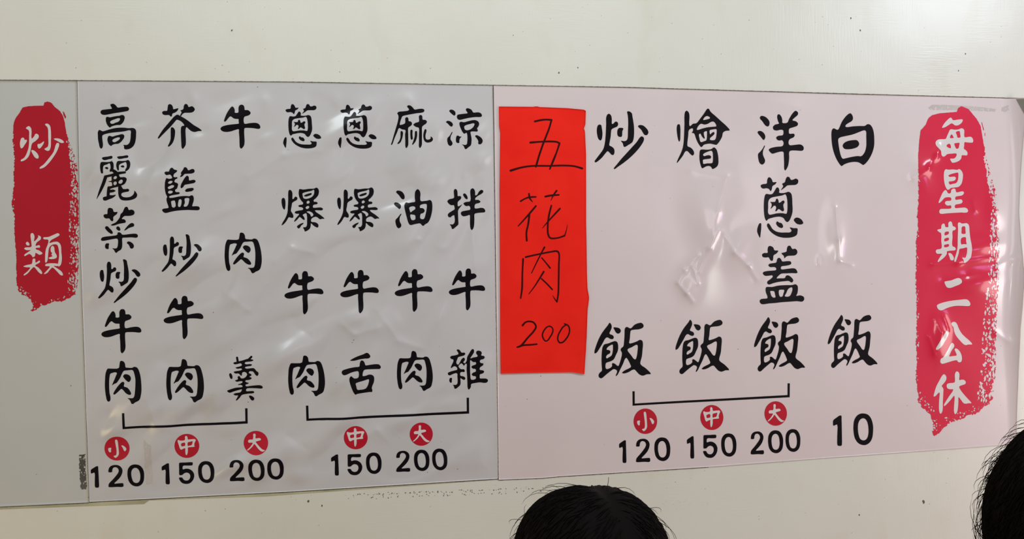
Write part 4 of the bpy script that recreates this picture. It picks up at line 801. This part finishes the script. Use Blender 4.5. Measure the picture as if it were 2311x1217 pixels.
patch([(324, 994), (341, 1006), (343, 1092), (330, 1094), (327, 1040)], rel_mid, 'residue_pale', mid, 46, lambda: (random.uniform(322, 345), random.uniform(990, 1096)), 'pale tape residue')
patch([(2096, 243), (2105, 236), (2160, 238), (2200, 240), (2248, 246), (2246, 252), (2180, 249), (2100, 248)], rel_right, 'residue_pale', right, 60, lambda: (random.uniform(2095, 2250), random.uniform(234, 252)), 'pale tape residue')
patch([(2262, 243), (2275, 238), (2276, 248), (2268, 253), (2260, 250)], rel_right, 'residue_pale', right, 6, lambda: (random.uniform(2260, 2276), random.uniform(240, 252)), 'pale tape residue')
# ------------------------------------------------------------------ people seen from behind
SKIN = ink_material('skin', (0.50, 0.30, 0.21), 0.5)
HAIR, hnt, hb = mat('dark_hair', (0.0035, 0.0022, 0.0020), 0.7, 0.06)
LIP = ink_material('lips', (0.38, 0.13, 0.11), 0.45); EYE = ink_material('eye_white', (0.75, 0.73, 0.70), 0.25); IRIS = ink_material('iris', (0.03, 0.02, 0.015), 0.2)
def skin_body(name, pts, edges, material, parent, sub=2):
    me = bpy.data.meshes.new(name); me.from_pydata([p[:3] for p in pts], edges, []); me.materials.append(material)
    o = bpy.data.objects.new(name, me); C.objects.link(o)
    md = o.modifiers.new('skin', 'SKIN'); md.use_smooth_shade = True
    sl = me.skin_vertices[0].data if me.skin_vertices else None
    if sl is None:
        bm = bmesh.new(); bm.from_mesh(me); bm.verts.layers.skin.verify(); bm.to_mesh(me); bm.free(); sl = me.skin_vertices[0].data
    for i, p in enumerate(pts):
        r = p[3]; sl[i].radius = (r, p[4] if len(p) > 4 else r); sl[i].use_root = (i == 0)
    sd = o.modifiers.new('sub', 'SUBSURF'); sd.levels = sub; sd.render_levels = sub
    bpy.context.view_layer.update()
    ev = o.evaluated_get(bpy.context.evaluated_depsgraph_get()); nm = bpy.data.meshes.new_from_object(ev)
    o.modifiers.clear(); o.data = nm; nm.materials.clear(); nm.materials.append(material)
    nm.polygons.foreach_set('use_smooth', [True] * len(nm.polygons)); o.parent = parent
    return o
def sph_dir(n):
    out = []
    for i in range(n):
        z = 1 - 2 * (i + .5) / n; r = math.sqrt(1 - z * z); a = i * 2.399963; out.append((r * math.cos(a), r * math.sin(a), z))
    return np.array(out)
def head_mesh(parent, c, turn):
    """head with face; local +y is where the person looks"""
    bm = bmesh.new(); bmesh.ops.create_icosphere(bm, subdivisions=5, radius=1.0)
    g = lambda x, y, z, cx, cy, cz, sx, sy, sz: math.exp(-(((x - cx) / sx) ** 2 + ((y - cy) / sy) ** 2 + ((z - cz) / sz) ** 2))
    for v in bm.verts:
        x, y, z = v.co; X, Y, Z = x * .074, y * .094, z * .113
        if z < 0: X *= 1 - .30 * z * z; Y *= 1 - .14 * z * z
        if y > 0: X *= 1 - .10 * y
        f = 1.0 if y > 0 else 0.0
        Y += f * (.022 * g(X, 0, Z, 0, 0, -.020, .012, 1, .020) + .008 * g(X, 0, Z, 0, 0, .012, .010, 1, .02) - .009 * (g(X, 0, Z, -.031, 0, .008, .016, 1, .011) + g(X, 0, Z, .031, 0, .008, .016, 1, .011))
                  + .006 * g(X, 0, Z, 0, 0, -.052, .022, 1, .010) + .010 * g(X, 0, Z, 0, 0, -.092, .022, 1, .016) + .005 * g(X, 0, Z, 0, 0, .028, .05, 1, .012))
        v.co = (X, Y, Z)
    for s in (-1, 1):     # ears
        e = bmesh.ops.create_icosphere(bm, subdivisions=3, radius=1.0)['verts']
        for v in e:
            x, y, z = v.co; d = math.hypot(y, z); v.co = (s * (.075 + .008 * x + .010 * max(0, d - .5) + (-y) * .006), -.004 + .017 * y, .000 + .031 * z)
    R = Matrix.Rotation(turn, 4, 'Z'); bm.transform(Matrix.Translation(Vector(c)) @ R)
    me = bpy.data.meshes.new('head'); bm.to_mesh(me); bm.free(); me.materials.append(SKIN)
    me.polygons.foreach_set('use_smooth', [True] * len(me.polygons))
    o = bpy.data.objects.new('head', me); C.objects.link(o); o.parent = parent
    def small(name, co, sc_, mt):
        b = bmesh.new(); bmesh.ops.create_icosphere(b, subdivisions=3, radius=1.0)
        for v in b.verts: v.co = (co[0] + v.co.x * sc_[0], co[1] + v.co.y * sc_[1], co[2] + v.co.z * sc_[2])
        b.transform(Matrix.Translation(Vector(c)) @ R); m2 = bpy.data.meshes.new(name); b.to_mesh(m2); b.free(); m2.materials.append(mt)
        q = bpy.data.objects.new(name, m2); C.objects.link(q); q.parent = parent; return q
    for s in (-1, 1):
        small('eye', (s * .031, .074, .008), (.012, .011, .010), EYE)
    small('mouth', (0, .089, -.052), (.022, .006, .007), LIP)
    return o
def hair_mesh(parent, c, turn, rad, part, wild, seed, strands=5200):
    """cap that follows the skull plus combed strands; rad = half width, half depth, height; part = side of the parting"""
    rs = np.random.RandomState(seed); R = np.array(Matrix.Rotation(turn, 3, 'Z')); c = np.array(c)
    def surf(d):
        d = d / np.linalg.norm(d); x, y, z = d
        k = 1 + .012 * math.sin(5 * x + 2 * z + seed) + .010 * math.sin(7 * y + seed)
        if z > 0: k -= part[1] * math.exp(-((x - part[0]) / .07) ** 2) * max(0, z) ** 3
        return np.array((x * rad[0], y * rad[1], z * rad[2])) * k
    bm = bmesh.new(); bmesh.ops.create_icosphere(bm, subdivisions=5, radius=1.0)
    kill = []
    for v in bm.verts:
        d = np.array(v.co); lim = -.80 if d[1] < .1 else (-.80 + (d[1] - .1) * 2.2)
        if d[2] < lim: kill.append(v)
        v.co = Vector(R @ surf(d) + c)
    bmesh.ops.delete(bm, geom=kill, context='VERTS')
    V = [tuple(v.co) for v in bm.verts]; bm.verts.index_update(); Fc = [tuple(v.index for v in f.verts) for f in bm.faces]; bm.free()
    crown = np.array((part[0], -.25, .97))
    n = 0
    while n < strands:
        d = rs.normal(size=3); d /= np.linalg.norm(d)
        if d[2] < (-.68 if d[1] < .1 else .1): continue
        n += 1
        fly = rs.rand() < wild
        flow = d - crown * d.dot(crown); flow[0] += .35 * (1 if d[0] > part[0] else -1); flow = flow - d * flow.dot(d); L = np.linalg.norm(flow)
        if L < .05: flow = rs.normal(size=3); flow -= d * flow.dot(d); L = np.linalg.norm(flow)
        flow = flow / L; side = np.cross(d, flow)
        flow = flow + side * rs.normal() * (.5 if fly else .18); flow /= np.linalg.norm(flow)
        seg = 5; length = rs.uniform(.25, .6); lift_ = rs.uniform(.05, .17) if fly else rs.uniform(.004, .030); w = .00045 if fly else .0009
        p = d.copy(); ring = []
        for k in range(seg + 1):
            t = k / seg; q = p + flow * length * t; q /= np.linalg.norm(q)
            s = surf(q); s = s * (1 + (-.02 + lift_ * math.sin(math.pi * min(1, t * (.62 if fly else .95)))))
            ww = w * (1 - t) ** .5 + .0001; sd_ = side * ww; up = q * ww
            ring.append([R @ (s + sd_) + c, R @ (s - sd_) + c, R @ (s + up * 1.2) + c])
        b0 = len(V)
        for r_ in ring: V += [tuple(x) for x in r_]
        for k in range(seg):
            for j in range(3):
                a = b0 + 3 * k + j; b = b0 + 3 * k + (j + 1) % 3; Fc.append((a, b, b + 3, a + 3))
    return mesh_object('hair', V, Fc, HAIR, parent)
def person(label, top_px, depth, turn, rad, part, wild, seed, shirt, lean=0.0, strands=5200):
    t = at_depth(top_px[0], top_px[1], depth); cx, cy, top = t
    hc = (cx, cy, top - rad[2]); z0 = top - .124
    p = thing('person', label, 'person')
    head_mesh(p, (cx, cy + 0, z0), turn); hair_mesh(p, hc, turn, rad, part, wild, seed, strands)
    R = Matrix.Rotation(turn, 3, 'Z')
    def P(x, y, z, r, r2=None):
        v = R @ Vector((x, y, 0)); return (cx + v.x, cy + v.y, z, r, r2 or r)
    seat = .46; sh = z0 - .21
    body = [P(0, -.06, seat + .09, .13, .11), P(0, -.07, seat + .26, .125, .10), P(0, -.06, (seat + sh) / 2 + .14, .135, .10), P(0, -.045, sh - .06, .14, .095), P(0, -.035, sh + .035, .062), P(0, -.02, sh + .13, .052),
            P(.16, -.05, sh - .03, .062), P(-.16, -.05, sh - .03, .062), P(.21, -.03, sh - .28, .044), P(-.21, -.03, sh - .28, .044),
            P(.17, .18, sh - .36, .034), P(-.17, .18, sh - .36, .034), P(.09, .05 - .06, seat + .08, .088), P(-.09, .05 - .06, seat + .08, .088),
            P(.13, .36, seat + .07, .066), P(-.13, .36, seat + .07, .066), P(.13, .40, .12, .042), P(-.13, .40, .12, .042)]
    ed = [(0, 1), (1, 2), (2, 3), (3, 4), (4, 5), (3, 6), (3, 7), (6, 8), (7, 9), (8, 10), (9, 11), (0, 12), (0, 13), (12, 14), (13, 15), (14, 16), (15, 17)]
    sm = ink_material('clothes_%d' % seed, shirt, 0.85, None, 0.3, 0.2)
    skin_body('clothes', body, ed, sm, p)
    skin_body('neck', [P(0, -.035, sh + .02, .056), P(0, -.02, sh + .09, .052), P(0, -.012, z0 - .05, .050)], [(0, 1), (1, 2)], SKIN, p)
    for s in (-1, 1):      # hands with five fingers, feet
        wx, wy, wz = s * .165, .20, sh - .365
        skin_body('hand', [P(wx, wy, wz, .022, .018), P(wx - s * .004, wy + .045, wz - .004, .030, .014), P(wx - s * .006, wy + .085, wz - .008, .030, .013)], [(0, 1), (1, 2)], SKIN, p)
        for k, (dx, ln) in enumerate(((-.027, .060), (-.009, .070), (.009, .065), (.027, .050))):
            skin_body('finger', [P(wx + dx, wy + .08, wz - .008, .009), P(wx + dx, wy + .08 + ln * .5, wz - .014, .0085), P(wx + dx, wy + .08 + ln, wz - .030, .007)], [(0, 1), (1, 2)], SKIN, p, 1)
        skin_body('thumb', [P(wx - s * .024, wy + .03, wz - .004, .011), P(wx - s * .046, wy + .062, wz - .010, .010), P(wx - s * .050, wy + .088, wz - .018, .008)], [(0, 1), (1, 2)], SKIN, p, 1)
        skin_body('shoe', [P(s * .13, .37, .050, .042, .040), P(s * .135, .46, .040, .040, .034), P(s * .14, .54, .036, .034, .030)], [(0, 1), (1, 2)], M['grime_shade'], p)
    # stool under the sitter
    st = thing('stool', STOOL[seed], 'stool')
    bm = bmesh.new(); bmesh.ops.create_cone(bm, cap_ends=True, segments=40, radius1=.155, radius2=.160, depth=.035)
    v = R @ Vector((0, -.03, 0)); bm.transform(Matrix.Translation((cx + v.x, cy + v.y, seat - .085)))
    me = bpy.data.meshes.new('seat'); bm.to_mesh(me); bm.free(); me.materials.append(M['residue']); so = bpy.data.objects.new('seat', me); C.objects.link(so); so.parent = st
    for k in range(4):
        a = math.pi / 4 + k * math.pi / 2; bm = bmesh.new(); bmesh.ops.create_cone(bm, cap_ends=True, segments=14, radius1=.016, radius2=.014, depth=seat - .10)
        bm.transform(Matrix.Translation((cx + v.x + .12 * math.cos(a), cy + v.y + .12 * math.sin(a), (seat - .10) / 2)))
        me = bpy.data.meshes.new('leg'); bm.to_mesh(me); bm.free(); me.materials.append(M['grime_shade']); so = bpy.data.objects.new('leg', me); C.objects.link(so); so.parent = st
    return p
STOOL = {3: 'dark round stool under the person below the red note', 8: 'dark round stool under the person at the right edge'}
person('person with short black hair seen from behind below the red note', (1332, 1099), 1.17, 0.15, (.0925, .104, .092), (.12, .050), .022, 3, (0.05, 0.06, 0.09))
person('person with bushy black hair at the right edge of the picture', (2440, 945), 1.10, -0.5, (.098, .108, 0.118), (-.2, .01), .08, 8, (0.10, 0.10, 0.11), strands=7000)
